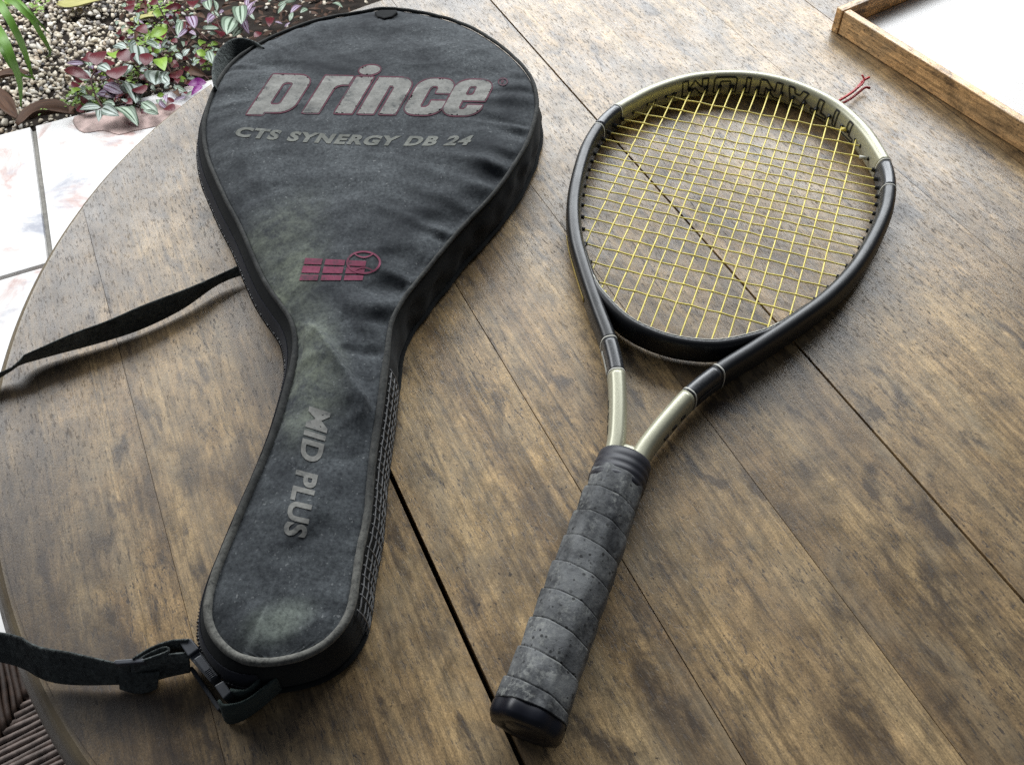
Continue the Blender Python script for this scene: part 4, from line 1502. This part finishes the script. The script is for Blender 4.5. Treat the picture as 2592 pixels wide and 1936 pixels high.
# pink block-and-ball emblem
em = MB()
for ci, (u0, u1) in enumerate([(0.0, 0.285), (0.335, 0.655), (0.70, 1.0)]):
    for (w0, w1) in [(0.0, 0.27), (0.345, 0.66), (0.75, 1.0)]:
        uv = np.array([(u0, w0), (u1, w0), (u1, w1), (u0, w1)])
        px = quad_px(uv, *[tuple(z3([q])[0]) for q in ((968, 310), (1478, 336), (918, 497), (1446, 496))])
        v, f = refine(px, [(0, 1, 2, 3)], 8.0)
        em.add(on_panel(v, 0.0004), f)
em.build('printed_emblem', MAT['print_pink'], panel, root=bag)
rg = MB()
th_ = np.linspace(0, 2 * np.pi, 48, endpoint=False)
for (rx, ry, wdt) in [(145, 97, 18)]:
    a_ = z3(np.c_[1455 + rx * np.cos(th_), 348 + ry * np.sin(th_)]); b_ = z3(np.c_[1455 + (rx - wdt) * np.cos(th_), 348 + (ry - wdt * 0.8) * np.sin(th_)])
    rg.add(np.vstack([on_panel(a_, 0.0006), on_panel(b_, 0.0006)]), [(i, (i + 1) % 48, 48 + (i + 1) % 48, 48 + i) for i in range(48)])
for cyo, sg in ((272, 1), (424, -1)):
    t_ = np.linspace(-1, 1, 16)
    cx_ = 1457 + 84 * t_; cy_ = cyo + sg * 34 * (1 - t_ ** 2)
    a_ = z3(np.c_[cx_, cy_ - 5]); b_ = z3(np.c_[cx_, cy_ + 6])
    rg.add(np.vstack([on_panel(a_, 0.0007), on_panel(b_, 0.0007)]), [(i, i + 1, 16 + i + 1, 16 + i) for i in range(15)])
rg.build('printed_emblem', MAT['print_pink'], panel, root=bag)

# --- webbing
up_px = [(645, 652), (537.6, 703), (468.6, 732), (363, 772), (272, 812), (181.6, 845), (101.7, 881), (54.5, 903), (20, 936)]
up_z = [0.012, 0.014, 0.018, 0.021, 0.022, 0.022, 0.021, 0.019, 0.016]
lo_px = [(655, 686), (560, 716), (461, 783), (356, 834), (254, 867), (145, 896), (80, 914), (45, 925), (14, 946)]
lo_z = [0.006, 0.005, 0.003, 0.0025, 0.0025, 0.003, 0.004, 0.006, 0.006]
A = list(ats(up_px, up_z)); B = list(ats(lo_px, lo_z))
for a_, b_ in (((-0.455, 0.425, 0.010), (-0.458, 0.424, -0.012)), ((-0.500, 0.385, -0.005), (-0.506, 0.384, -0.029)), ((-0.520, 0.330, -0.010), (-0.527, 0.330, -0.034)),
               ((-0.500, 0.275, 0.000), (-0.508, 0.272, -0.024)), ((-0.440, 0.247, 0.014), (-0.446, 0.240, -0.009))):
    A.append(np.array(a_)); B.append(np.array(b_))
A += list(ats([(0, 1600), (90, 1634), (181, 1651), (289, 1676), (330, 1680)], [0.024, 0.025, 0.025, 0.024, 0.024]))
B += list(ats([(0, 1674), (113, 1720), (190, 1732), (300, 1731), (330, 1729)], [0.004, 0.003, 0.0025, 0.003, 0.003]))
Ac, Bc = catmull(A, 110), catmull(B, 110)
v, f = ribbon(Ac, Bc, 0.0017)
strap = obj('shoulder_strap', v, f, MAT['strap'], bag)


def strip(name, up, uz, lo_, lz, mat, th=0.0017, n=24, par=None):
    v, f = ribbon(catmull(ats(up, uz), n), catmull(ats(lo_, lz), n), th)
    return obj(name, v, f, mat, par or bag, root=bag)


# doubled end of the strap between slider and buckle
strip('strap_tail', [(330, 1680), (380, 1668), (430, 1655), (478, 1650)], 0.025, [(335, 1728), (385, 1722), (435, 1710), (482, 1700)], [0.003, 0.003, 0.004, 0.006], MAT['strap'], par=strap)
strip('strap_tail', [(335, 1666), (380, 1639), (430, 1621), (478, 1617)], 0.028, [(345, 1712), (388, 1690), (440, 1672), (482, 1664)], 0.006, MAT['strap'], par=strap)
strip('strap_tail', [(350, 1668), (385, 1648), (420, 1636), (425, 1646), (390, 1660), (360, 1670)], 0.027, [(352, 1705), (388, 1690), (424, 1678), (428, 1690), (394, 1700), (364, 1708)], 0.008, MAT['strap'], par=strap)
strip('strap_tail', [(303, 1690), (340, 1700), (375, 1702), (404, 1700)], [0.018, 0.016, 0.016, 0.016], [(306, 1742), (340, 1752), (372, 1750), (398, 1740)], 0.0012, MAT['strap'], th=0.003, par=strap)


def px_prism(name, top, zt, zb, mat, par, bev=0.0007):
    T_ = ats(top, zt)
    B_ = T_.copy(); B_[:, 2] = zb
    n = len(T_)
    V = np.vstack([B_, T_])
    F = [tuple(range(n))[::-1], tuple(range(n, 2 * n))] + [(i, (i + 1) % n, n + (i + 1) % n, n + i) for i in range(n)]
    o = obj(name, V, F, mat, par, smooth=False, root=bag)
    bm = bmesh.new(); bm.from_mesh(o.data)
    bmesh.ops.recalc_face_normals(bm, faces=bm.faces)
    bmesh.ops.bevel(bm, geom=list(bm.edges), offset=bev, segments=2, affect='EDGES', profile=0.6)
    bm.to_mesh(o.data); bm.free()
    return o


def z5(l):
    return [(250 + x * 0.22604, 1580 + y * 0.22604) for x, y in l]


px_prism('strap_slider', z5([(150, 430), (185, 392), (480, 372), (520, 395), (500, 420), (200, 445)]), 0.027, 0.0015, MAT['plastic'], strap)
buckle = px_prism('release_buckle', z5([(1010, 372), (1125, 292), (1335, 570), (1250, 645)]), 0.024, 0.004, MAT['plastic'], strap)
px_prism('buckle_end', z5([(905, 212), (1030, 150), (1118, 268), (1000, 352)]), 0.0265, 0.004, MAT['plastic'], strap)
px_prism('buckle_end', z5([(1292, 685), (1390, 625), (1482, 752), (1392, 832)]), 0.0255, 0.004, MAT['plastic'], strap)
px_prism('buckle_button', z5([(1060, 385), (1140, 335), (1325, 572), (1250, 628)]), 0.0262, 0.020, MAT['plastic'], strap)
for k in range(6):
    f0 = 0.62 + 0.065 * k
    a0 = np.array([1060, 385]) + (np.array([1250, 628]) - np.array([1060, 385])) * f0
    b0 = np.array([1140, 335]) + (np.array([1325, 572]) - np.array([1140, 335])) * f0
    P = ats(z5([tuple(a0 + (b0 - a0) * 0.12), tuple(a0 + (b0 - a0) * 0.88)]), 0.0265)
    v, f = tube(P, 0.00045, 6)
    obj('button_rib', v, f, MAT['plastic'], strap, root=bag)
px_prism('buckle_rail', z5([(1000, 480), (1045, 462), (1370, 925), (1330, 965)]), 0.008, 0.0012, MAT['plastic'], strap)

strip('webbing_loop', z5([(1345, 840), (1395, 895), (1560, 880), (1700, 815), (1850, 700), (1990, 590)]), [0.024, 0.025, 0.026, 0.026, 0.026, 0.026],
      z5([(1385, 960), (1440, 1100), (1570, 1085), (1720, 1000), (1900, 860), (2050, 720)]), [0.004, 0.0015, 0.0015, 0.0015, 0.003, 0.005], MAT['webbing_green'], 0.002)
strip('webbing_loop', z5([(1470, 725), (1560, 740), (1650, 735), (1740, 670), (1800, 590), (1850, 530)]), [0.025, 0.027, 0.026, 0.027, 0.027, 0.027],
      z5([(1480, 800), (1570, 830), (1680, 815), (1780, 740), (1850, 660), (1900, 600)]), [0.012, 0.012, 0.012, 0.012, 0.012, 0.012], MAT['webbing_green'], 0.0022)
P = ats(z5([(1370, 605), (1500, 600), (1640, 590), (1745, 585)]), 0.018)
v, f = tube(P, 0.0011, 8)
obj('metal_pin', v, f, MAT['brass'], bag)
P = ats(z5([(1735, 560), (1750, 525), (1790, 520), (1800, 545)]), 0.021)
v, f = tube(catmull(P, 12), 0.0011, 8)
obj('metal_pin', v, f, MAT['brass'], bag)

# hanger loop on the far left, and the tab at the crown
strip('hanger_loop', [(542, 222), (537, 185), (545, 142), (571, 109), (603, 96), (640, 104), (668, 122)], 0.047,
      [(560, 250), (563, 222), (580, 190), (602, 166), (628, 150), (652, 142), (676, 150)], 0.026, MAT['strap'], 0.002, 40)
o = px_prism('crown_tab', [(947, 29), (965, 25), (1005, 25), (1006, 31), (992, 42), (972, 47), (955, 42)], 0.0475, 0.030, MAT['gusset'], bag, 0.0015)

# ------------------------------------------------------------------ racket
YR = R(24.72)
axv = np.array([math.sin(YR), math.cos(YR)]); sdv = np.array([axv[1], -axv[0]])
rorg = sdv * -0.0675 + axv * 0.13
racket = thing('tennis_racket', (rorg[0], rorg[1], 0.0), -YR, 'black and champagne tennis racket with yellow strings and worn grey grip', 'racket')

outer = [(0.0150, 0.188), (0.0160, 0.2025), (0.0192, 0.2159), (0.0257, 0.2377), (0.0350, 0.2635), (0.0489, 0.2895), (0.0645, 0.313), (0.0785, 0.3345), (0.0925, 0.357), (0.1075, 0.383), (0.1195, 0.41), (0.128, 0.436), (0.1345, 0.466), (0.139, 0.497), (0.140, 0.518), (0.138, 0.545), (0.132, 0.568), (0.122, 0.588), (0.105, 0.615), (0.079, 0.642), (0.053, 0.6575), (0.026, 0.667), (0.0, 0.670)]
inner = [(0, .3135), (.018, .3155), (.035, .321), (.053, .333), (.069, .3475), (.0855, .3725), (.0965, .392), (.1045, .409), (.110, .4235), (.115, .438), (.119, .452), (.1235, .4745), (.126, .498), (.127, .515), (.126, .531), (.1225, .551), (.117, .570), (.1095, .587), (.1, .602), (.0885, .616), (.068, .632), (.053, .640), (.036, .648), (.018, .6545), (0, .6568)]
full = [(-a, b_) for a, b_ in outer] + [(a, b_) for a, b_ in outer[::-1][1:]]
NF = 420
path = catmull(full, NF)
path = smooth_loop(path, 6, False)
T = np.gradient(path, axis=0)
T /= np.linalg.norm(T, axis=1)[:, None]
NI = np.c_[T[:, 1], -T[:, 0]]             # to the right of travel = inward (travelling up the left side)
HW = 0.0067
cl = path + NI * HW
zc_f = np.interp(cl[:, 1], [0.19, 0.26, 0.32, 0.67], [0.0175, 0.0155, 0.0137, 0.0135])
hh = np.interp(cl[:, 1], [0.19, 0.28, 0.33, 0.67], [0.0108, 0.0120, 0.0128, 0.0128])
SEC = 24
th_ = np.linspace(0, 2 * np.pi, SEC, endpoint=False)
ex = 2 / 2.7
sx_ = np.sign(np.cos(th_)) * np.abs(np.cos(th_)) ** ex
sz_ = np.sign(np.sin(th_)) * np.abs(np.sin(th_)) ** ex


def sweep(idx, grow=0.0, cline=None, nrm=None, zc=None, hw=HW, h=None):
    cline = cl if cline is None else cline
    nrm = NI if nrm is None else nrm
    zc = zc_f if zc is None else zc
    h = hh if h is None else h
    V = []
    for i in idx:
        o2 = cline[i][None] + nrm[i][None] * (sx_ * (hw + grow))[:, None]
        V.append(np.c_[o2, zc[i] + sz_ * (h[i] + grow)])
    V = np.vstack(V)
    n = len(idx)
    F = []
    for i in range(n - 1):
        for k in range(SEC):
            l = (k + 1) % SEC
            F.append((i * SEC + k, (i + 1) * SEC + k, (i + 1) * SEC + l, i * SEC + l))
    F.append(tuple(range(SEC))); F.append(tuple((n - 1) * SEC + k for k in range(SEC))[::-1])
    return V, F


sy = cl[:, 1]
upper = np.arange(NF)
half = NF // 2
def rng_idx(a, b_, left):
    r_ = range(0, half) if left else range(half, NF)
    s_ = [i for i in r_ if a <= sy[i] <= b_]
    lo_, hi_ = min(s_), max(s_)
    return list(range(lo_, min(NF, hi_ + 2)))


for left in (True, False):
    for a, b_, m in ((0.0, 0.263, 'gold'), (0.263, 0.2905, 'carbon'), (0.2905, 0.538, 'black'), (0.538, 0.569, 'charcoal')):
        v, f = sweep(rng_idx(a, b_, left))
        o = obj({'gold': 'shaft', 'carbon': 'shaft_band', 'black': 'hoop', 'charcoal': 'hoop_band'}[m], v, f, MAT[m], racket, local=True)
    for s_ in (0.263, 0.2905, 0.538, 0.569):
        r_ = range(0, half) if left else range(half, NF)
        i0 = min(r_, key=lambda i: abs(sy[i] - s_))
        q2 = np.array([cl[i0], cl[i0] + 0.42 * (cl[i0 + 1] - cl[i0])])
        v, f = sweep([0, 1], 0.00012, q2, NI[[i0, i0]], zc_f[[i0, i0]], HW, hh[[i0, i0]])
        obj('trim_line', v, f, MAT['white'], racket, local=True)
tops = [i for i in range(NF) if sy[i] >= 0.569]
v, f = sweep(list(range(tops[0], tops[-1] + 1)))
crown = obj('hoop_crown', v, f, MAT['gold'], racket, local=True)
# bumper strip round the outside of the crown
bp = [i for i in range(NF) if sy[i] > 0.60]
P = np.array([[*(cl[i] - NI[i] * (HW + 0.0004)), zc_f[i] + 0.0015] for i in bp])
A_ = P + (0, 0, 0.006); B_ = P - (0, 0, 0.006)
v, f = ribbon(A_, B_, 0.0018)
obj('bumper_guard', v, f, MAT['black'], racket, local=True)

# throat bridge
ih = catmull([(-a, b_) for a, b_ in inner[::-1]][0:0] + [(-a, b_) for a, b_ in inner[::-1]] + inner[1:], 600)
br = np.array([p for p in ih if p[1] < 0.385 and abs(p[0]) < 0.090])
br = br[np.argsort(br[:, 0])]
br = catmull(br[::4], 90)
Tb = np.gradient(br, axis=0); Tb /= np.linalg.norm(Tb, axis=1)[:, None]
Nb = np.c_[-Tb[:, 1], Tb[:, 0]]           # towards the head
v, f = sweep(range(90), 0, br - Nb * 0.0048, Nb, np.full(90, 0.0135), 0.0050, np.full(90, 0.0116))
bridge = obj('throat_bridge', v, f, MAT['black'], racket, local=True)
P = np.array([[*(br[i] - Nb[i] * 0.0030), 0.0135 + 0.01135] for i in range(12, 78)])
v, f = tube(P, 0.0007 * (0.4 + 0.6 * np.abs(np.sin(np.arange(66) * 1.7))), 6)
obj('scuffed_edge', v, f, MAT['white'], bridge, local=True)

# strings
ZS = 0.0138
inn = catmull(inner, 900)
def s_range(t):
    lo_ = inn[inn[:, 1] < 0.515]; hi_ = inn[inn[:, 1] >= 0.515]
    return float(np.interp(abs(t), lo_[:, 0], lo_[:, 1])), float(np.interp(-abs(t), -hi_[:, 0], hi_[:, 1]))
def t_max(s):
    return float(np.interp(s, inn[:, 1], inn[:, 0]))
mains_t = [0.0060, 0.0180, 0.0296, 0.0412, 0.0535, 0.0672, 0.0808, 0.0962]
mains_t = sorted([-t for t in mains_t] + mains_t)
cross_s = [.354, .374, .393, .4095, .424, .4385, .4515, .463, .475, .486, .498, .509, .521, .532, .5435, .555, .567, .581, .5975, .6155]
G_me = None
gv_, gf_ = tube(np.array([[0, 0, -0.002], [0, 0, 0.0024], [0, 0, 0.0028]]), np.array([0.0019, 0.0019, 0.0014]), 8)
G_me = new_mesh('grommet', gv_, gf_, MAT['grommet'], False)


def grommet(x, y, d):
    q = Vector((d[0], d[1], 0)).to_track_quat('Z', 'Y')
    link_mesh('grommet', G_me, racket, (x, y, ZS), q)


for mi, t in enumerate(mains_t):
    s0, s1 = s_range(t)
    tk = t + rng.uniform(-0.0006, 0.0006)
    n = 120
    ss = np.linspace(s0 - 0.002, s1 + 0.002, n)
    cs = np.array(cross_s)
    zz = np.zeros(n)
    for ci, c_ in enumerate(cs):
        zz += 0.00045 * (1 if (mi + ci) % 2 else -1) * np.exp(-((ss - c_) / 0.0042) ** 2)
    dx = np.interp(ss, [s0, (s0 + s1) / 2, s1], [t, tk, t]) + 0.00008 * np.sin(ss * 160 + mi)
    v, f = tube(np.c_[dx, ss, ZS + zz], 0.00072, 6)
    obj('main_string', v, f, MAT['string'], racket, local=True)
    grommet(t, s1, (0, -1))
    if abs(t) > 0.09:
        grommet(t, s0, (0, 1))
for ci, c_ in enumerate(cross_s):
    tm = t_max(c_)
    n = 150
    tt = np.linspace(-tm - 0.002, tm + 0.002, n)
    zz = np.zeros(n); wob = np.zeros(n)
    for mi, t in enumerate(mains_t):
        zz -= 0.00038 * (1 if (mi + ci) % 2 else -1) * np.exp(-((tt - t) / 0.0045) ** 2)
    bow = 0.0004 * np.cos(tt / tm * np.pi / 2) * math.sin(ci * 1.9) + 0.0001 * np.sin(tt * 300 + ci * 2)
    v, f = tube(np.c_[tt, c_ + bow, ZS + zz], 0.00070, 6)
    obj('cross_string', v, f, MAT['string'], racket, local=True)
    grommet(-tm, c_, (1, 0)); grommet(tm, c_, (-1, 0))
# tie-off knots and a pale sleeve
for (kx, ky, r_, m) in ((0.0835, 0.6155, 0.0022, 'string'), (-0.0632, 0.3445, 0.0018, 'string')):
    k_v = ico_v * np.array([r_ * 1.2, r_, r_]) * (1 + 0.15 * np.sin(ico_v[:, :1] * 7)) + (kx, ky, ZS + 0.0008)
    obj('string_knot', k_v, ico_f, MAT[m], racket, local=True)
tmx = t_max(0.581)
v, f = tube(np.array([[tmx - 0.010, 0.581, ZS], [tmx - 0.003, 0.581, ZS]]), 0.0017, 10)
obj('string_sleeve', v, f, MAT['white'], racket, local=True)


# outlined block letters on the inner wall of the crown (they read from the far side)
def wall(l, z, lift=0.00035):
    """l: signed length along the crown's inner line from the middle, + to the right"""
    c0 = np.array([cl[i] for i in range(NF)])
    dist = np.r_[0, np.cumsum(np.linalg.norm(np.diff(c0, axis=0), axis=1))]
    mid = dist[NF // 2]
    x = np.interp(mid + l, dist, c0[:, 0]); y = np.interp(mid + l, dist, c0[:, 1])
    nx = np.interp(mid + l, dist, NI[:, 0]); ny = np.interp(mid + l, dist, NI[:, 1])
    q = min(0.999, abs(z - 0.0135) / 0.0128)
    wd = HW * (1 - q ** 2.7) ** (1 / 2.7) + lift
    return np.array([x + nx * wd, y + ny * wd, z])


LET = {
    'T': [[(0, 1), (1, 1), (1, .75), (.65, .75), (.65, 0), (.35, 0), (.35, .75), (0, .75)]],
    'I': [[(.3, 0), (.3, 1), (.7, 1), (.7, 0)]],
    'A': [[(0, 0), (.28, 1), (.72, 1), (1, 0), (.72, 0), (.62, .3), (.38, .3), (.28, 0)]],
    'N': [[(0, 0), (0, 1), (.28, 1), (.72, .42), (.72, 1), (1, 1), (1, 0), (.74, 0), (.28, .6), (.28, 0)]],
    'U': [[(0, 1), (.28, 1), (.28, .25), (.72, .25), (.72, 1), (1, 1), (1, .1), (.9, 0), (.1, 0), (0, .1)]],
    'M': [[(0, 0), (0, 1), (.25, 1), (.5, .5), (.75, 1), (1, 1), (1, 0), (.78, 0), (.78, .55), (.5, .05), (.22, .55), (.22, 0)]],
}
word2 = 'TITANIUM'
lx = 0.113
for ch in word2:
    wd = {'I': 0.011, 'M': 0.028, 'N': 0.023, 'U': 0.023, 'A': 0.022, 'T': 0.0185}[ch]
    mb = MB()
    for lp in LET[ch]:
        d_ = dense([(p[0] * wd, p[1] * 0.0165) for p in lp], 0.002)
        t_ = np.roll(d_, -1, 0) - np.roll(d_, 1, 0)
        t_ /= np.linalg.norm(t_, axis=1)[:, None] + 1e-9
        nn = np.c_[t_[:, 1], -t_[:, 0]]
        m = len(d_)
        # upside down as seen from the handle: run right to left, tops towards the table
        a_ = [wall(lx - p[0], 0.0232 - p[1], 0.0004) for p in d_ + nn * 0.0008]
        b_ = [wall(lx - p[0], 0.0232 - p[1], 0.0004) for p in d_ - nn * 0.0008]
        mb.add(np.vstack([a_, b_]), [(i, (i + 1) % m, m + (i + 1) % m, m + i) for i in range(m)])
    mb.build('painted_letter', MAT['decal'], crown, False, local=True)
    lx -= wd + 0.0065

# yellow pinstripe on the left flank and pale flashes beside the shaft bands
fl = [i for i in range(half) if 0.332 < sy[i] < 0.40]
P = np.array([[*(cl[i] - NI[i] * (HW + 0.0003)), zc_f[i] + 0.0005] for i in fl])
v, f = ribbon(P + (0, 0, 0.0018), P - (0, 0, 0.0018), 0.0006)
obj('pinstripe', v, f, MAT['yellow_decal'], racket, local=True)
for left in (True, False):
    r_ = range(0, half) if left else range(half, NF)
    fl = [i for i in r_ if 0.266 < sy[i] < 0.287]
    P = np.array([[*(cl[i] - NI[i] * (HW + 0.0002)), zc_f[i]] for i in fl])
    v, f = ribbon(P + (0, 0, 0.003), P - (0, 0, 0.002), 0.0006)
    obj('pale_flash', v, f, MAT['white'] if left else MAT['carbon'], racket, local=True)
    fl = [i for i in r_ if 0.212 < sy[i] < 0.252]
    mb = MB()
    k = 0
    while k < len(fl) - 4:                       # small worn model lettering, only a run of ticks
        i = fl[k]
        p = np.array([*(cl[i] - NI[i] * (HW + 0.0002)), zc_f[i]])
        q = np.array([*(cl[i + 2] - NI[i + 2] * (HW + 0.0002)), zc_f[i]])
        v, f = ribbon(np.array([p + (0, 0, 0.002), q + (0, 0, 0.003)]), np.array([p + (0, 0, -0.002), q + (0, 0, -0.001)]), 0.0005)
        mb.add(v, f)
        k += 4
    mb.build('worn_decal', MAT['decal'], racket, False, local=True)

# yoke between the shafts
yk = np.array([(-0.010, 0.184), (0.010, 0.184), (0.0095, 0.196), (0.0075, 0.203), (0.003, 0.2055), (-0.003, 0.2055), (-0.0075, 0.203), (-0.0095, 0.196)])
V = np.vstack([np.c_[yk, np.full(8, 0.010)], np.c_[yk, np.full(8, 0.0225)], np.c_[yk * (0.75, 1) + (0, -0.002), np.full(8, 0.0245)]])
F = [tuple(range(8))[::-1], tuple(range(16, 24))] + [(k * 8 + i, k * 8 + (i + 1) % 8, (k + 1) * 8 + (i + 1) % 8, (k + 1) * 8 + i) for k in range(2) for i in range(8)]
yoke = obj('yoke', V, F, MAT['gold'], racket, local=True)
V = [(-0.0050, 0.1965, 0.0251), (0.0035, 0.1965, 0.0251), (0.0045, 0.2000, 0.0251), (-0.0015, 0.2005, 0.0251)]
obj('worn_decal', V, [(0, 1, 2, 3)], MAT['charcoal'], yoke, local=True)

# handle: overgrip wound in a spiral, rubber collar, butt cap
NA, NSG = 96, 420
S0, S1 = 0.010, 0.181
ang = np.linspace(0, 2 * np.pi, NA, endpoint=False)
V, seam = [], []
pitch = 0.0198
for i in range(NSG):
    s = S0 + (S1 - S0) * i / (NSG - 1)
    base = np.interp(s, [0.0, 0.008, 0.020, 0.034, 0.10, 0.16, 0.181], [0.0214, 0.0222, 0.0216, 0.0203, 0.0198, 0.0188, 0.0178])
    zc = np.interp(s, [0, 0.02, 0.05, 0.18], [0.0218, 0.0212, 0.0203, 0.0182])
    octo = 1 + 0.020 * np.cos(8 * (ang - math.pi / 8)) + 0.004 * np.cos(16 * ang)
    fr = (s / pitch - ang / (2 * np.pi) + 0.25 + 0.012 * np.sin(3 * ang + s * 90)) % 1.0
    step = 0.0015 * (fr - 0.5) + 0.0004 * np.sin(np.pi * fr)
    groove = np.exp(-(np.minimum(fr, 1 - fr) / 0.022) ** 2)
    lump = np.array([noise.noise((math.cos(a) * 1.6, math.sin(a) * 1.6, s * 70)) for a in ang]) * 0.0006
    r_ = base * octo + step + lump - groove * 0.0010
    V.append(np.c_[np.cos(ang) * r_, np.full(NA, s), zc + np.sin(ang) * r_])
    seam.append(groove * 0.85)
V = np.vstack(V)
F = [(i * NA + k, i * NA + (k + 1) % NA, (i + 1) * NA + (k + 1) % NA, (i + 1) * NA + k) for i in range(NSG - 1) for k in range(NA)]
F.append(tuple((NSG - 1) * NA + k for k in range(NA)))
F.append(tuple(range(NA))[::-1])
grip = obj('overgrip', V, F, MAT['grip'], racket, local=True)
at_ = grip.data.attributes.new('seam', 'FLOAT', 'POINT')
at_.data.foreach_set('value', np.concatenate(seam).astype(np.float32))
bmx = bmesh.new(); bmx.from_mesh(grip.data); bmesh.ops.recalc_face_normals(bmx, faces=bmx.faces); bmx.to_mesh(grip.data); bmx.free()

pr = [(0.170, 0.0178), (0.1715, 0.0192), (0.1745, 0.0196), (0.1760, 0.0187), (0.1775, 0.0194), (0.1805, 0.0195), (0.1820, 0.0186), (0.1835, 0.0192), (0.1865, 0.0193), (0.188, 0.0184), (0.1895, 0.0189), (0.1945, 0.0186), (0.1965, 0.0172)]
V = []
for s, r_ in pr:
    V.append(np.c_[np.cos(ang) * r_, np.full(NA, s), 0.0183 + np.sin(ang) * r_ * np.interp(s, [0.17, 0.1965], [0.97, 0.86])])
V = np.vstack(V); n = len(pr)
F = [(i * NA + k, i * NA + (k + 1) % NA, (i + 1) * NA + (k + 1) % NA, (i + 1) * NA + k) for i in range(n - 1) for k in range(NA)]
F.append(tuple((n - 1) * NA + k for k in range(NA))[::-1])
o = obj('rubber_collar', V, F, MAT['rubber'], racket, local=True)
bmx = bmesh.new(); bmx.from_mesh(o.data); bmesh.ops.recalc_face_normals(bmx, faces=bmx.faces); bmx.to_mesh(o.data); bmx.free()

pr = [(0.0115, 0.0214), (0.008, 0.0224), (0.003, 0.0222), (0.0, 0.0208), (-0.0006, 0.0170), (-0.0006, 0.0140), (0.0006, 0.0132), (0.0006, 0.0118), (-0.0004, 0.0112), (-0.0004, 0.0002)]
V = []
for s, r_ in pr:
    octo = 1 + 0.030 * np.cos(8 * (ang - math.pi / 8))
    V.append(np.c_[np.cos(ang) * r_ * octo, np.full(NA, s), 0.0218 + np.sin(ang) * r_ * octo * 0.97])
V = np.vstack(V); n = len(pr)
F = [(i * NA + k, i * NA + (k + 1) % NA, (i + 1) * NA + (k + 1) % NA, (i + 1) * NA + k) for i in range(n - 1) for k in range(NA)]
F.append(tuple((n - 1) * NA + k for k in range(NA)))
o = obj('butt_cap', V, F, MAT['butt'], racket, local=True)
bmx = bmesh.new(); bmx.from_mesh(o.data); bmesh.ops.recalc_face_normals(bmx, faces=bmx.faces); bmx.to_mesh(o.data); bmx.free()

# red cord tails tied to the crown
for P, r_ in ((ats([(2112, 262), (2140, 246), (2165, 228), (2185, 205), (2200, 197)], [0.016, 0.012, 0.010, 0.010, 0.009]), 0.0013),
              (ats([(2118, 268), (2148, 254), (2172, 236), (2190, 222), (2203, 224)], [0.014, 0.008, 0.006, 0.006, 0.006]), 0.0013),
              (ats([(2170, 225), (2184, 212), (2187, 200), (2182, 190)], [0.010, 0.011, 0.013, 0.015]), 0.0009)):
    v, f = tube(catmull(P, 18), r_, 7)
    obj('cord_tail', v, f, MAT['red'], racket)
